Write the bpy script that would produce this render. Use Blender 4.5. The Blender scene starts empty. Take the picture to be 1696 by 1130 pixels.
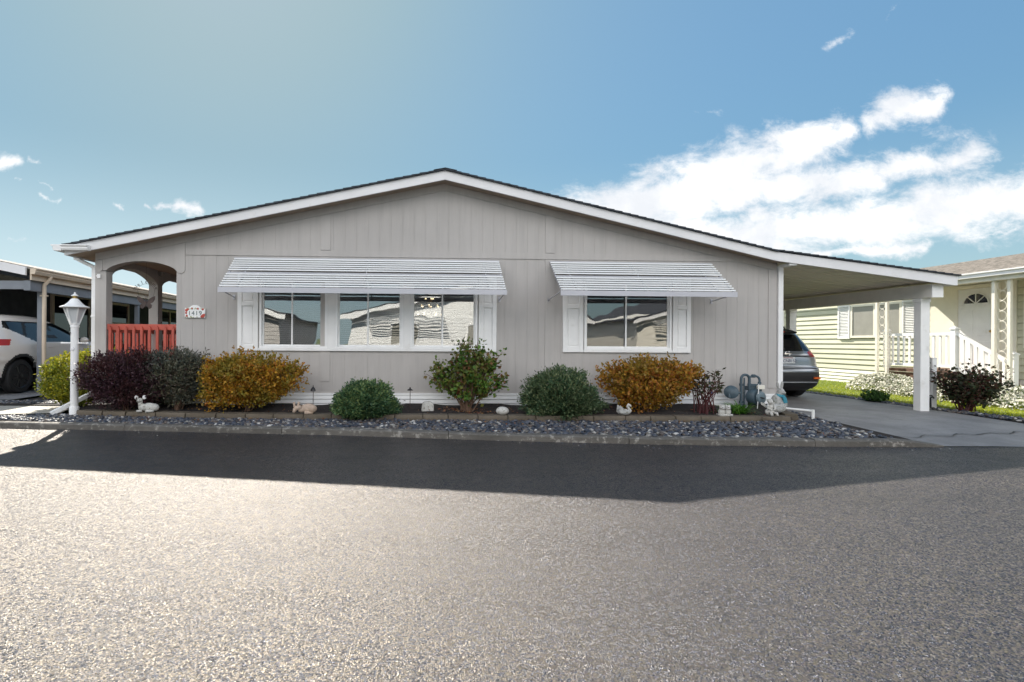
import bpy, math, random
import numpy as np
from mathutils import Vector, Matrix, Euler

R = math.radians
scene = bpy.context.scene
col = scene.collection
random.seed(7)
rng = np.random.default_rng(11)

# ------------------------------------------------------------------ camera, sky, sun
CAM_H = 1.5
cam_d = bpy.data.cameras.new("camera")
cam = bpy.data.objects.new("camera", cam_d)
col.objects.link(cam)
cam.location = (0, 0, CAM_H)
cam.rotation_euler = (R(90), -0.006, 0)
cam_d.sensor_width = 36
cam_d.lens = 18.0
cam_d.shift_x = 0.0755
cam_d.shift_y = 0.0012
cam_d.clip_start = 0.05
cam_d.clip_end = 3000
scene.camera = cam

SUN_EL, SUN_AZ = R(42.0), R(-23.3)          # azimuth measured from +Y, negative = left
SUN_DIR = Vector((math.sin(SUN_AZ) * math.cos(SUN_EL), math.cos(SUN_AZ) * math.cos(SUN_EL), math.sin(SUN_EL)))
sun_d = bpy.data.lights.new("sun", 'SUN')
sun_d.energy = 5.0
sun_d.angle = R(0.6)
sun_d.color = (1.0, 0.93, 0.82)
sun = bpy.data.objects.new("sun", sun_d)
col.objects.link(sun)
sun.rotation_euler = (-SUN_DIR).to_track_quat('-Z', 'Y').to_euler()
sun.location = (0, 0, 30)

scene.view_settings.view_transform = 'Standard'
scene.view_settings.look = 'None'
scene.view_settings.gamma = 1
scene.view_settings.exposure = 1.12
scene.cycles.use_denoising = True
scene.cycles.max_bounces = 6
scene.cycles.transparent_max_bounces = 8
scene.cycles.caustics_reflective = False
scene.cycles.caustics_refractive = False
scene.cycles.sample_clamp_indirect = 6


def NN(nt, typ, **kw):
    n = nt.nodes.new(typ)
    for k, v in kw.items():
        if k.startswith('i_'):
            n.inputs[k[2:].replace('_', ' ')].default_value = v
        else:
            setattr(n, k, v)
    return n


def mathn(nt, op, a, b=None, clamp=False):
    n = nt.nodes.new('ShaderNodeMath'); n.operation = op; n.use_clamp = clamp
    for i, v in enumerate((a, b)):
        if v is None: continue
        if isinstance(v, (int, float)): n.inputs[i].default_value = v
        else: nt.links.new(v, n.inputs[i])
    return n.outputs[0]


def vecn(nt, op, a, b=None, out=0):
    n = nt.nodes.new('ShaderNodeVectorMath'); n.operation = op
    for i, v in enumerate((a, b)):
        if v is None: continue
        if isinstance(v, (tuple, list)): n.inputs[i].default_value = v
        elif isinstance(v, (int, float)): n.inputs['Scale'].default_value = v
        elif op == 'SCALE' and i == 1: nt.links.new(v, n.inputs['Scale'])
        else: nt.links.new(v, n.inputs[i])
    return n.outputs[out]


def smooth(nt, x, lo, hi, o0=0.0, o1=1.0):
    n = nt.nodes.new('ShaderNodeMapRange'); n.interpolation_type = 'SMOOTHSTEP'
    n.inputs[1].default_value = lo; n.inputs[2].default_value = hi
    n.inputs[3].default_value = o0; n.inputs[4].default_value = o1
    nt.links.new(x, n.inputs[0])
    return n.outputs[0]


def mixc(nt, fac, a, b, mode='MIX'):
    n = nt.nodes.new('ShaderNodeMix'); n.data_type = 'RGBA'; n.blend_type = mode
    for sock, v in ((n.inputs[0], fac), (n.inputs[6], a), (n.inputs[7], b)):
        if isinstance(v, (int, float)): sock.default_value = v
        elif isinstance(v, (tuple, list)): sock.default_value = tuple(v) + ((1,) if len(v) == 3 else ())
        else: nt.links.new(v, sock)
    return n.outputs[2]


def noise(nt, vec, scale, detail=3, rough=0.5, dist=0.0):
    n = nt.nodes.new('ShaderNodeTexNoise')
    n.inputs['Scale'].default_value = scale; n.inputs['Detail'].default_value = detail
    n.inputs['Roughness'].default_value = rough; n.inputs['Distortion'].default_value = dist
    if vec is not None: nt.links.new(vec, n.inputs['Vector'])
    return n


# world: Nishita sky with cloud bands fixed to directions of the sky
world = bpy.data.worlds.new("World")
scene.world = world
world.use_nodes = True
wt = world.node_tree
wt.nodes.clear()
sky = wt.nodes.new('ShaderNodeTexSky')
sky.sky_type = 'NISHITA'
sky.sun_disc = False
sky.sun_elevation = SUN_EL
sky.sun_rotation = SUN_AZ
sky.altitude = 10
sky.air_density = 1.0
sky.dust_density = 1.2
sky.ozone_density = 2.2
tc = wt.nodes.new('ShaderNodeTexCoord')
sep = wt.nodes.new('ShaderNodeSeparateXYZ')
wt.links.new(tc.outputs['Generated'], sep.inputs[0])
yy = mathn(wt, 'MAXIMUM', sep.outputs[1], 0.08)
cmb = wt.nodes.new('ShaderNodeCombineXYZ')
wt.links.new(mathn(wt, 'DIVIDE', sep.outputs[0], yy), cmb.inputs[0])
wt.links.new(mathn(wt, 'DIVIDE', sep.outputs[2], yy), cmb.inputs[1])
uv = cmb.outputs[0]
n1 = noise(wt, uv, 5.5, 8, 0.62)
n2 = noise(wt, vecn(wt, 'MULTIPLY', uv, (0.75, 1.25, 1)), 13.0, 8, 0.7, 0.3)
warp = vecn(wt, 'SCALE', vecn(wt, 'SUBTRACT', n1.outputs['Color'], (0.5, 0.5, 0.5)), 0.12)
puv = vecn(wt, 'ADD', uv, warp)
puv = vecn(wt, 'MULTIPLY', puv, (1, 1, 0))
# bank of clouds: (start, end, half thickness) as tangents of azimuth / elevation
CL = [
    (960, 375, 1150, 320, 62), (1150, 315, 1330, 245, 48), (1285, 230, 1385, 203, 32, .8), (1440, 196, 1545, 160, 30, .8),
    (1200, 330, 1440, 275, 38), (1440, 270, 1620, 243, 36, .75), (1120, 400, 1400, 375, 46), (1380, 372, 1860, 290, 52),
    (1350, 425, 1530, 407, 18, .7), (1600, 380, 1680, 372, 14, .4),
    (-60, 268, 24, 272, 20, .7), (50, 272, 64, 276, 13, .3), (20, 305, 32, 307, 9, .25), (56, 314, 76, 320, 10, .3), (55, 332, 86, 340, 10, .4),
    (192, 329, 208, 334, 9, .3), (248, 339, 260, 347, 9, .4), (270, 345, 290, 351, 10, .5), (300, 353, 330, 358, 13, .8), (16, 395, 48, 401, 11, .25),
    (1366, 84, 1404, 58, 26, .16), (1468, 32, 1486, 8, 20, .12), (1150, 190, 1190, 192, 24, .08), (1460, 205, 1650, 215, 40, .2),
]
best = None
for cl_ in CL:
    (x1, y1, x2, y2, rr) = cl_[:5]; amp_ = cl_[5] if len(cl_) > 5 else 1.0
    a = ((x1 - 720) / 848, (567 - y1) / 848, 0); b = ((x2 - 720) / 848, (567 - y2) / 848, 0)
    ba = (b[0] - a[0], b[1] - a[1], 0); L2 = ba[0] ** 2 + ba[1] ** 2
    pa = vecn(wt, 'SUBTRACT', puv, a)
    h = mathn(wt, 'MULTIPLY', vecn(wt, 'DOT_PRODUCT', pa, ba, out=1), 1.0 / L2, clamp=True)
    bh = vecn(wt, 'SCALE', ba, h)
    dist = vecn(wt, 'LENGTH', vecn(wt, 'SUBTRACT', pa, bh), out=1)
    d = mathn(wt, 'SUBTRACT', amp_, mathn(wt, 'DIVIDE', dist, rr / 848.0 * 1.2))
    best = d if best is None else mathn(wt, 'MAXIMUM', best, d)
dn = mathn(wt, 'ADD', best, mathn(wt, 'MULTIPLY', mathn(wt, 'SUBTRACT', n2.outputs['Fac'], 0.52), 2.0))
cover = smooth(wt, dn, -0.12, 0.78)
# thin milky layer low over the left horizon
low = mathn(wt, 'MULTIPLY', smooth(wt, sep.outputs[2], 0.34, 0.0), smooth(wt, sep.outputs[0], 0.7, -0.6, 0.45, 0.95))
cover = mathn(wt, 'MULTIPLY', cover, smooth(wt, sep.outputs[1], 0.1, 0.2))
cover = mathn(wt, 'MULTIPLY', cover, smooth(wt, sep.outputs[2], -0.01, 0.01))
SKY_STR = 0.15
SKY_K = 1.95
hsv = wt.nodes.new('ShaderNodeHueSaturation')
hsv.inputs['Saturation'].default_value = 0.95
hsv.inputs['Value'].default_value = 1.0
# brightest sky compressed and tinted to even out the aureole round the sun
lum = vecn(wt, 'DOT_PRODUCT', sky.outputs[0], (0.25, 0.6, 0.15), out=1)
comp = mathn(wt, 'DIVIDE', SKY_K, mathn(wt, 'ADD', lum, SKY_K))
blue = vecn(wt, 'MULTIPLY', vecn(wt, 'SCALE', sky.outputs[0], comp), (0.70, 1.03, 1.03))
glow_tint = vecn(wt, 'SCALE', (0.74, 0.97, 1.15), mathn(wt, 'MULTIPLY', lum, comp))
wt.links.new(mixc(wt, smooth(wt, lum, 4.0, 20.0), blue, glow_tint), hsv.inputs['Color'])
# added cloud bank, unseen behind the viewer, that brightens the shaded front wall
nb = noise(wt, tc.outputs['Generated'], 2.6, 6, 0.6)
back = mathn(wt, 'MULTIPLY', smooth(wt, sep.outputs[1], 0.05, -0.25), smooth(wt, sep.outputs[2], 0.18, 0.34))
back = mathn(wt, 'MULTIPLY', back, smooth(wt, sep.outputs[2], 0.88, 0.62))
back = mathn(wt, 'MULTIPLY', back, smooth(wt, nb.outputs['Fac'], 0.38, 0.52))
cshade = mixc(wt, smooth(wt, n1.outputs['Fac'], 0.35, 0.65), (3.7, 3.68, 3.66), (2.75, 2.85, 3.0))
skyc = mixc(wt, mathn(wt, 'MULTIPLY', low, 0.85), hsv.outputs[0], (2.5, 3.05, 3.3))
skyc = mixc(wt, cover, skyc, cshade)
skyc = mixc(wt, back, skyc, (8.8, 8.7, 8.7))
bg = wt.nodes.new('ShaderNodeBackground')
bg.inputs['Strength'].default_value = SKY_STR
wt.links.new(skyc, bg.inputs['Color'])
wo = wt.nodes.new('ShaderNodeOutputWorld')
wt.links.new(bg.outputs[0], wo.inputs['Surface'])

# ------------------------------------------------------------------ frames and helpers
D, PSI = 9.12, R(2.3)                       # the front wall stands 9.12 m away, turned 2.3 degrees
CP, SP = math.cos(PSI), math.sin(PSI)


def W(u, w, z=0.0):                         # house frame (right, back, up) -> world
    return Vector((u * CP - w * SP, D + u * SP + w * CP, z))


def tag(o, label=None, cat=None, group=None, kind=None):
    if label: o['label'] = label
    if cat: o['category'] = cat
    if group: o['group'] = group
    if kind: o['kind'] = kind
    return o


def empty(name, loc, rz=0.0, label=None, cat=None, group=None):
    o = bpy.data.objects.new(name, None)
    o.empty_display_size = 0.2
    col.objects.link(o)
    o.location = loc
    o.rotation_euler = (0, 0, rz)
    return tag(o, label, cat, group)


def hthing(name, u, w, z, label, cat, group=None, rz=0.0):   # a thing placed in the house frame
    return empty(name, W(u, w, z), PSI + rz, label, cat, group)


def copy_tree(o, parent=None):
    c = o.copy(); col.objects.link(c)
    if parent is not None: c.parent = parent
    for ch in list(o.children): copy_tree(ch, c)
    return c


class MB:
    """collects shapes into one mesh"""
    def __init__(s):
        s.v = []; s.f = []

    def add(s, vs, fs):
        b = len(s.v)
        s.v += [tuple(p) for p in vs]
        s.f += [tuple(b + i for i in f) for f in fs]
        return s

    def box(s, x0, x1, y0, y1, z0, z1):
        return s.add([(x0, y0, z0), (x1, y0, z0), (x1, y1, z0), (x0, y1, z0), (x0, y0, z1), (x1, y0, z1), (x1, y1, z1), (x0, y1, z1)],
                     [(0, 3, 2, 1), (4, 5, 6, 7), (0, 1, 5, 4), (1, 2, 6, 5), (2, 3, 7, 6), (3, 0, 4, 7)])

    def obox(s, c, size, M=None):
        a, b, d = [q / 2 for q in size]
        M = M or Matrix.Identity(3)
        c = Vector(c)
        P = [c + M @ Vector(p) for p in [(-a, -b, -d), (a, -b, -d), (a, b, -d), (-a, b, -d), (-a, -b, d), (a, -b, d), (a, b, d), (-a, b, d)]]
        return s.add(P, [(0, 3, 2, 1), (4, 5, 6, 7), (0, 1, 5, 4), (1, 2, 6, 5), (2, 3, 7, 6), (3, 0, 4, 7)])

    def bar(s, p, q, wx, wz):                # box section bar from p to q
        p, q = Vector(p), Vector(q)
        d = (q - p); L = d.length; d.normalize()
        up = Vector((0, 0, 1)) if abs(d.z) < 0.95 else Vector((0, 1, 0))
        x = d.cross(up).normalized(); z = x.cross(d)
        return s.obox((p + q) / 2, (wx, L, wz), Matrix((x, d, z)).transposed())

    def prism(s, poly, a0, a1, axis='y'):
        """poly in the plane across axis: y -> (x,z), x -> (y,z), z -> (x,y)"""
        n = len(poly)
        def P(p, a):
            return {'y': (p[0], a, p[1]), 'x': (a, p[0], p[1]), 'z': (p[0], p[1], a)}[axis]
        vs = [P(p, a0) for p in poly] + [P(p, a1) for p in poly]
        fs = [tuple(range(n)), tuple(range(2 * n - 1, n - 1, -1))]
        fs += [(i, n + i, n + (i + 1) % n, (i + 1) % n) for i in range(n)]
        return s.add(vs, fs)

    def tube(s, pts, r, n=10, cap=True):
        pts = [Vector(p) for p in pts]
        m = len(pts)
        rs = r if isinstance(r, (list, tuple)) else [r] * m
        vs = []; fs = []
        prevx = None
        for i, p in enumerate(pts):
            d = (pts[min(i + 1, m - 1)] - pts[max(i - 1, 0)]).normalized()
            if prevx is None:
                up = Vector((0, 0, 1)) if abs(d.z) < 0.9 else Vector((0, 1, 0))
                x = d.cross(up).normalized()
            else:
                x = (prevx - d * prevx.dot(d)).normalized()
            prevx = x
            y = d.cross(x)
            for k in range(n):
                a = 2 * math.pi * k / n
                vs.append(p + (x * math.cos(a) + y * math.sin(a)) * rs[i])
        for i in range(m - 1):
            for k in range(n):
                k2 = (k + 1) % n
                fs.append((i * n + k, i * n + k2, (i + 1) * n + k2, (i + 1) * n + k))
        if cap:
            fs.append(tuple(range(n - 1, -1, -1))); fs.append(tuple((m - 1) * n + k for k in range(n)))
        return s.add(vs, fs)

    def lathe(s, prof, n=20, c=(0, 0, 0), M=None):
        M = M or Matrix.Identity(3); c = Vector(c)
        vs = []; fs = []
        for (r, z) in prof:
            for k in range(n):
                a = 2 * math.pi * k / n
                vs.append(c + M @ Vector((r * math.cos(a), r * math.sin(a), z)))
        m = len(prof)
        for i in range(m - 1):
            for k in range(n):
                k2 = (k + 1) % n
                fs.append((i * n + k, i * n + k2, (i + 1) * n + k2, (i + 1) * n + k))
        fs.append(tuple(range(n - 1, -1, -1))); fs.append(tuple((m - 1) * n + k for k in range(n)))
        return s.add(vs, fs)

    def ball(s, c, rad, n=14, m=9, M=None, jit=0.0):
        c = Vector(c); M = M or Matrix.Identity(3)
        if isinstance(rad, (int, float)): rad = (rad,) * 3
        vs = []; fs = []
        for i in range(m + 1):
            t = math.pi * i / m
            for k in range(n):
                a = 2 * math.pi * k / n
                q = 1 + random.uniform(-jit, jit)
                vs.append(c + M @ Vector((rad[0] * math.sin(t) * math.cos(a) * q, rad[1] * math.sin(t) * math.sin(a) * q, rad[2] * math.cos(t) * q)))
        for i in range(m):
            for k in range(n):
                k2 = (k + 1) % n
                fs.append((i * n + k, (i + 1) * n + k, (i + 1) * n + k2, i * n + k2))
        return s.add(vs, fs)

    def build(s, name, mat, parent=None, smooth=False, bevel=0.0, auto=None):
        me = bpy.data.meshes.new(name)
        me.from_pydata(s.v, [], s.f)
        me.validate()
        if mat: me.materials.append(mat)
        if smooth or auto is not None:
            me.shade_smooth()
            if auto is not None: me.set_sharp_from_angle(angle=R(auto))
        o = bpy.data.objects.new(name, me)
        col.objects.link(o)
        if parent is not None: o.parent = parent
        if bevel > 0:
            b = o.modifiers.new("bevel", 'BEVEL'); b.width = bevel; b.segments = 2; b.limit_method = 'ANGLE'; b.angle_limit = R(40)
        return o


def rot(ax=0, ay=0, az=0):
    return Euler((ax, ay, az)).to_matrix()


def text_mesh(name, s, size, mat, parent, M, depth=0.002, align='CENTER', spacing=1.0):
    cu = bpy.data.curves.new(name, 'FONT')
    cu.body = s; cu.size = size; cu.extrude = depth; cu.align_x = align; cu.align_y = 'CENTER'; cu.space_character = spacing
    to = bpy.data.objects.new(name, cu)
    col.objects.link(to)
    dg = bpy.context.evaluated_depsgraph_get()
    me = bpy.data.meshes.new_from_object(to.evaluated_get(dg))
    bpy.data.objects.remove(to)
    me.transform(M)
    me.materials.clear()
    me.materials.append(mat)
    o = bpy.data.objects.new(name, me)
    o.name = name
    col.objects.link(o)
    if parent is not None: o.parent = parent
    return o


# ------------------------------------------------------------------ materials
def new_mat(name):
    m = bpy.data.materials.new(name); m.use_nodes = True
    nt = m.node_tree
    return m, nt, nt.nodes['Principled BSDF']


def pm(name, c, rough=0.6, metal=0.0, spec=0.5, var=0.06, vscale=4.0, bump=0.0, bscale=60.0, dirt=None, coat=0.0):
    """painted / plain surface with slight mottling and optional bump and dirt patches"""
    m, nt, b = new_mat(name)
    t = nt.nodes.new('ShaderNodeTexCoord')
    n = noise(nt, t.outputs['Object'], vscale, 4, 0.6)
    lo = tuple(x * (1 - var) for x in c); hi = tuple(min(1, x * (1 + var)) for x in c)
    cc = mixc(nt, smooth(nt, n.outputs['Fac'], 0.3, 0.7), lo, hi)
    if dirt:
        n3 = noise(nt, t.outputs['Object'], dirt[1], 5, 0.7)
        cc = mixc(nt, smooth(nt, n3.outputs['Fac'], dirt[2], dirt[3]), cc, dirt[0])
    nt.links.new(cc, b.inputs['Base Color'])
    b.inputs['Roughness'].default_value = rough
    b.inputs['Metallic'].default_value = metal
    b.inputs['Specular IOR Level'].default_value = spec
    b.inputs['Coat Weight'].default_value = coat
    b.inputs['Coat Roughness'].default_value = 0.04
    if bump > 0:
        n2 = noise(nt, t.outputs['Object'], bscale, 4, 0.6)
        bp = nt.nodes.new('ShaderNodeBump'); bp.inputs['Strength'].default_value = bump; bp.inputs['Distance'].default_value = 0.01
        nt.links.new(n2.outputs['Fac'], bp.inputs['Height']); nt.links.new(bp.outputs[0], b.inputs['Normal'])
    return m


def leaf_mat(name, cols, rough=0.5, trans=0.25, big=1.2, patch=None):
    """leaf colours picked per leaf; patches of another tint through the plant"""
    m, nt, b = new_mat(name)
    g = nt.nodes.new('ShaderNodeNewGeometry')
    rp = nt.nodes.new('ShaderNodeValToRGB')
    els = rp.color_ramp.elements
    n = len(cols)
    while len(els) < n: els.new(0.5)
    for i, c in enumerate(cols):
        els[i].position = i / (n - 1); els[i].color = tuple(c) + (1,)
    nt.links.new(g.outputs['Random Per Island'], rp.inputs[0])
    cc = rp.outputs[0]
    t = nt.nodes.new('ShaderNodeTexCoord')
    if patch:
        nz = noise(nt, t.outputs['Object'], patch[1], 2, 0.5)
        cc = mixc(nt, smooth(nt, nz.outputs['Fac'], 0.42, 0.62, 0, patch[2]), cc, patch[0])
    nt.links.new(cc, b.inputs['Base Color'])
    b.inputs['Roughness'].default_value = rough
    b.inputs['Specular IOR Level'].default_value = 0.35
    tr = nt.nodes.new('ShaderNodeBsdfTranslucent')
    nt.links.new(cc, tr.inputs['Color'])
    mx = nt.nodes.new('ShaderNodeMixShader'); mx.inputs[0].default_value = trans
    nt.links.new(b.outputs[0], mx.inputs[1]); nt.links.new(tr.outputs[0], mx.inputs[2])
    nt.links.new(mx.outputs[0], nt.nodes['Material Output'].inputs['Surface'])
    return m


def siding_mat(name, c, grain=1.0):
    """painted plywood siding: faint vertical grain, weathering"""
    m, nt, b = new_mat(name)
    t = nt.nodes.new('ShaderNodeTexCoord')
    st = vecn(nt, 'MULTIPLY', t.outputs['Object'], (70, 70, 1.6))
    g = noise(nt, st, 1.0, 4, 0.65)
    big = noise(nt, t.outputs['Object'], 0.8, 4, 0.6)
    st2 = vecn(nt, 'MULTIPLY', t.outputs['Object'], (9, 9, 0.7))
    streak = noise(nt, st2, 1.0, 4, 0.6)
    c1 = mixc(nt, smooth(nt, big.outputs['Fac'], 0.3, 0.7), tuple(x * 0.95 for x in c), tuple(x * 1.05 for x in c))
    c2 = mixc(nt, smooth(nt, streak.outputs['Fac'], 0.4, 0.75, 0, 0.26), c1, tuple(x * 0.72 for x in c))
    c3 = mixc(nt, smooth(nt, g.outputs['Fac'], 0.45, 0.8, 0, 0.22 * grain), c2, tuple(x * 0.7 for x in c))
    nt.links.new(c3, b.inputs['Base Color'])
    b.inputs['Roughness'].default_value = 0.62
    b.inputs['Specular IOR Level'].default_value = 0.35
    bp = nt.nodes.new('ShaderNodeBump'); bp.inputs['Strength'].default_value = 0.35 * grain; bp.inputs['Distance'].default_value = 0.003
    nt.links.new(g.outputs['Fac'], bp.inputs['Height']); nt.links.new(bp.outputs[0], b.inputs['Normal'])
    return m


def concrete_mat(name, c, stain=(0.12, 0.11, 0.09), wet=0.0, lime=False):
    m, nt, b = new_mat(name)
    g = nt.nodes.new('ShaderNodeNewGeometry')
    P = g.outputs['Position']
    a = noise(nt, P, 1.3, 5, 0.65); f = noise(nt, P, 45, 4, 0.7); e = noise(nt, P, 6.0, 5, 0.7, 0.6)
    c1 = mixc(nt, smooth(nt, a.outputs['Fac'], 0.3, 0.7), tuple(x * 0.8 for x in c), tuple(x * 1.15 for x in c))
    c2 = mixc(nt, smooth(nt, e.outputs['Fac'], 0.52, 0.72, 0, 0.6), c1, stain)
    c3 = mixc(nt, smooth(nt, f.outputs['Fac'], 0.4, 0.7, 0, 0.35), c2, tuple(x * 0.55 for x in c))
    if lime:
        lm = noise(nt, P, 9, 6, 0.75)
        c3 = mixc(nt, smooth(nt, lm.outputs['Fac'], 0.53, 0.64, 0, 0.75), c3, (0.36, 0.34, 0.31))
    nt.links.new(c3, b.inputs['Base Color'])
    rr = smooth(nt, a.outputs['Fac'], 0.35, 0.65, 0.85 - wet, 0.7 - wet * 0.6)
    nt.links.new(rr, b.inputs['Roughness'])
    bp = nt.nodes.new('ShaderNodeBump'); bp.inputs['Strength'].default_value = 0.4; bp.inputs['Distance'].default_value = 0.006
    nt.links.new(f.outputs['Fac'], bp.inputs['Height']); nt.links.new(bp.outputs[0], b.inputs['Normal'])
    return m


def asphalt_mat():
    m, nt, b = new_mat('asphalt')
    g = nt.nodes.new('ShaderNodeNewGeometry')
    P = g.outputs['Position']
    v = nt.nodes.new('ShaderNodeTexVoronoi'); v.inputs['Scale'].default_value = 118; v.inputs['Randomness'].default_value = 1
    nt.links.new(P, v.inputs['Vector'])
    v2 = nt.nodes.new('ShaderNodeTexVoronoi'); v2.inputs['Scale'].default_value = 230
    nt.links.new(P, v2.inputs['Vector'])
    big = noise(nt, P, 0.45, 4, 0.6); mid = noise(nt, P, 5, 4, 0.65)
    sp = nt.nodes.new('ShaderNodeSeparateColor'); nt.links.new(v.outputs['Color'], sp.inputs[0])
    stone = mixc(nt, smooth(nt, sp.outputs[0], 0.40, 0.95), (0.002, 0.005, 0.013), (0.30, 0.245, 0.20))
    stone = mixc(nt, smooth(nt, sp.outputs[1], 0.93, 0.97), stone, (0.3, 0.28, 0.25))
    stone = mixc(nt, smooth(nt, sp.outputs[2], 0.86, 0.95, 0, 0.7), stone, (0.20, 0.165, 0.07))
    stone = mixc(nt, smooth(nt, sp.outputs[2], 0.14, 0.05, 0, 0.6), stone, (0.12, 0.07, 0.12))
    tar = mixc(nt, smooth(nt, v.outputs['Distance'], 0.003, 0.007), stone, (0.004, 0.006, 0.011))
    tar = mixc(nt, 0.35, tar, stone)
    tar = mixc(nt, smooth(nt, big.outputs['Fac'], 0.35, 0.7, 0.0, 0.3), tar, (0.012, 0.013, 0.016))
    nt.links.new(tar, b.inputs['Base Color'])
    rr = mathn(nt, 'ADD', smooth(nt, mid.outputs['Fac'], 0.3, 0.7, 0.33, 0.40), mathn(nt, 'MULTIPLY', sp.outputs[1], 0.08))
    spot0 = noise(nt, P, 1.7, 6, 0.75); lane = noise(nt, vecn(nt, 'MULTIPLY', P, (0.12, 1.6, 1)), 1.0, 3, 0.6)
    rr = mathn(nt, 'ADD', rr, smooth(nt, spot0.outputs['Fac'], 0.56, 0.74, 0, 0.10))
    rr = mathn(nt, 'ADD', rr, smooth(nt, lane.outputs['Fac'], 0.4, 0.65, -0.03, 0.04))
    nt.links.new(rr, b.inputs['Roughness'])
    b.inputs['Specular IOR Level'].default_value = 1.0
    b.inputs['IOR'].default_value = 1.58
    nt.links.new(mixc(nt, sp.outputs[0], (0.24, 0.27, 0.38), (1.0, 0.88, 0.68)), b.inputs['Specular Tint'])
    tilt = vecn(nt, 'MULTIPLY', vecn(nt, 'SUBTRACT', v.outputs['Color'], (0.5, 0.5, 0.5)), (0.72, 0.72, 0.0))
    tilt2 = vecn(nt, 'MULTIPLY', vecn(nt, 'SUBTRACT', v2.outputs['Color'], (0.5, 0.5, 0.5)), (0.36, 0.36, 0.0))
    hgt = mathn(nt, 'ADD', mathn(nt, 'MULTIPLY', v.outputs['Distance'], -60.0), mathn(nt, 'MULTIPLY', v2.outputs['Distance'], -30.0))
    bp = nt.nodes.new('ShaderNodeBump'); bp.inputs['Strength'].default_value = 0.30; bp.inputs['Distance'].default_value = 0.0022
    nt.links.new(hgt, bp.inputs['Height'])
    nt.links.new(vecn(nt, 'NORMALIZE', vecn(nt, 'ADD', vecn(nt, 'ADD', bp.outputs[0], tilt), tilt2)), b.inputs['Normal'])
    return m


def glass_mat(name, ior=2.3, tint=(0.85, 0.88, 0.88), wob=0.0020):
    m, nt, b = new_mat(name)
    nt.nodes.remove(b)
    t = nt.nodes.new('ShaderNodeTexCoord')
    n = noise(nt, t.outputs['Object'], 2.2, 1, 0.4)
    bp = nt.nodes.new('ShaderNodeBump'); bp.inputs['Strength'].default_value = 1.0; bp.inputs['Distance'].default_value = wob
    nt.links.new(n.outputs['Fac'], bp.inputs['Height'])
    fr = nt.nodes.new('ShaderNodeFresnel'); fr.inputs['IOR'].default_value = ior
    gl = nt.nodes.new('ShaderNodeBsdfGlossy'); gl.inputs['Roughness'].default_value = 0.015
    nt.links.new(bp.outputs[0], gl.inputs['Normal']); nt.links.new(bp.outputs[0], fr.inputs['Normal'])
    tr = nt.nodes.new('ShaderNodeBsdfTransparent'); tr.inputs['Color'].default_value = tint + (1,)
    mx = nt.nodes.new('ShaderNodeMixShader')
    nt.links.new(fr.outputs[0], mx.inputs[0]); nt.links.new(tr.outputs[0], mx.inputs[1]); nt.links.new(gl.outputs[0], mx.inputs[2])
    nt.links.new(mx.outputs[0], nt.nodes['Material Output'].inputs['Surface'])
    return m


def pebble_mat():
    m, nt, b = new_mat('pebble')
    g = nt.nodes.new('ShaderNodeNewGeometry')
    rp = nt.nodes.new('ShaderNodeValToRGB')
    cols = [(0.0, (0.018, 0.025, 0.040)), (0.3, (0.040, 0.050, 0.075)), (0.58, (0.085, 0.095, 0.12)), (0.72, (0.13, 0.10, 0.08)), (0.82, (0.06, 0.05, 0.05)), (0.93, (0.26, 0.25, 0.23)), (1.0, (0.55, 0.54, 0.52))]
    els = rp.color_ramp.elements
    while len(els) < len(cols): els.new(0.5)
    for i, (p, c) in enumerate(cols): els[i].position = p; els[i].color = c + (1,)
    nt.links.new(g.outputs['Random Per Island'], rp.inputs[0])
    n = noise(nt, g.outputs['Position'], 60, 4, 0.6)
    c = mixc(nt, smooth(nt, n.outputs['Fac'], 0.4, 0.7, 0, 0.35), rp.outputs[0], (0.05, 0.05, 0.055))
    nt.links.new(c, b.inputs['Base Color']); b.inputs['Roughness'].default_value = 0.45
    return m


M = {}
M['siding'] = siding_mat('taupe_siding', (0.455, 0.43, 0.412))
M['trim_taupe'] = siding_mat('taupe_trim', (0.46, 0.435, 0.417), 0.5)
M['white'] = pm('white_paint', (0.83, 0.825, 0.82), 0.5, var=0.03, dirt=((0.6, 0.58, 0.54), 3.0, 0.55, 0.85))
M['fascia'] = pm('white_fascia', (0.76, 0.75, 0.76), 0.5, var=0.04, vscale=1.5, dirt=((0.55, 0.52, 0.48), 2.0, 0.58, 0.85))
M['vinyl'] = pm('white_vinyl', (0.87, 0.87, 0.87), 0.35, var=0.02)
M['soffit'] = pm('tan_soffit', (0.42, 0.33, 0.25), 0.7, var=0.08)
M['ceil'] = pm('cream_ceiling', (0.88, 0.81, 0.66), 0.6, var=0.05, vscale=1.0)
M['shingle'] = pm('dark_shingle', (0.035, 0.04, 0.05), 0.9, var=0.35, vscale=9, bump=0.6, bscale=150)
M['awning'] = pm('white_aluminium', (0.88, 0.89, 0.90), 0.35, var=0.02)
M['awning_shade'] = pm('painted_slat_shade', (0.06, 0.067, 0.085), 0.4, var=0.03)  # dark colour paints the shade into the gaps between the white slats
M['beam'] = pm('pale_beam', (0.80, 0.77, 0.72), 0.55, var=0.05)
M['awning_grey'] = pm('grey_aluminium', (0.50, 0.50, 0.54), 0.4, var=0.03)
M['dark'] = pm('dark_room', (0.05, 0.045, 0.04), 0.8)
M['room'] = pm('beige_room', (0.35, 0.31, 0.26), 0.8)
M['blind'] = pm('blind_slat', (0.60, 0.55, 0.48), 0.5)
M['glass'] = glass_mat('window_glass', 3.3)
M['red'] = pm('red_paint', (0.47, 0.09, 0.06), 0.5, var=0.12, vscale=6)
M['soil'] = pm('dark_mulch', (0.016, 0.011, 0.010), 0.95, var=0.5, vscale=25, bump=1.0, bscale=70)
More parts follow.
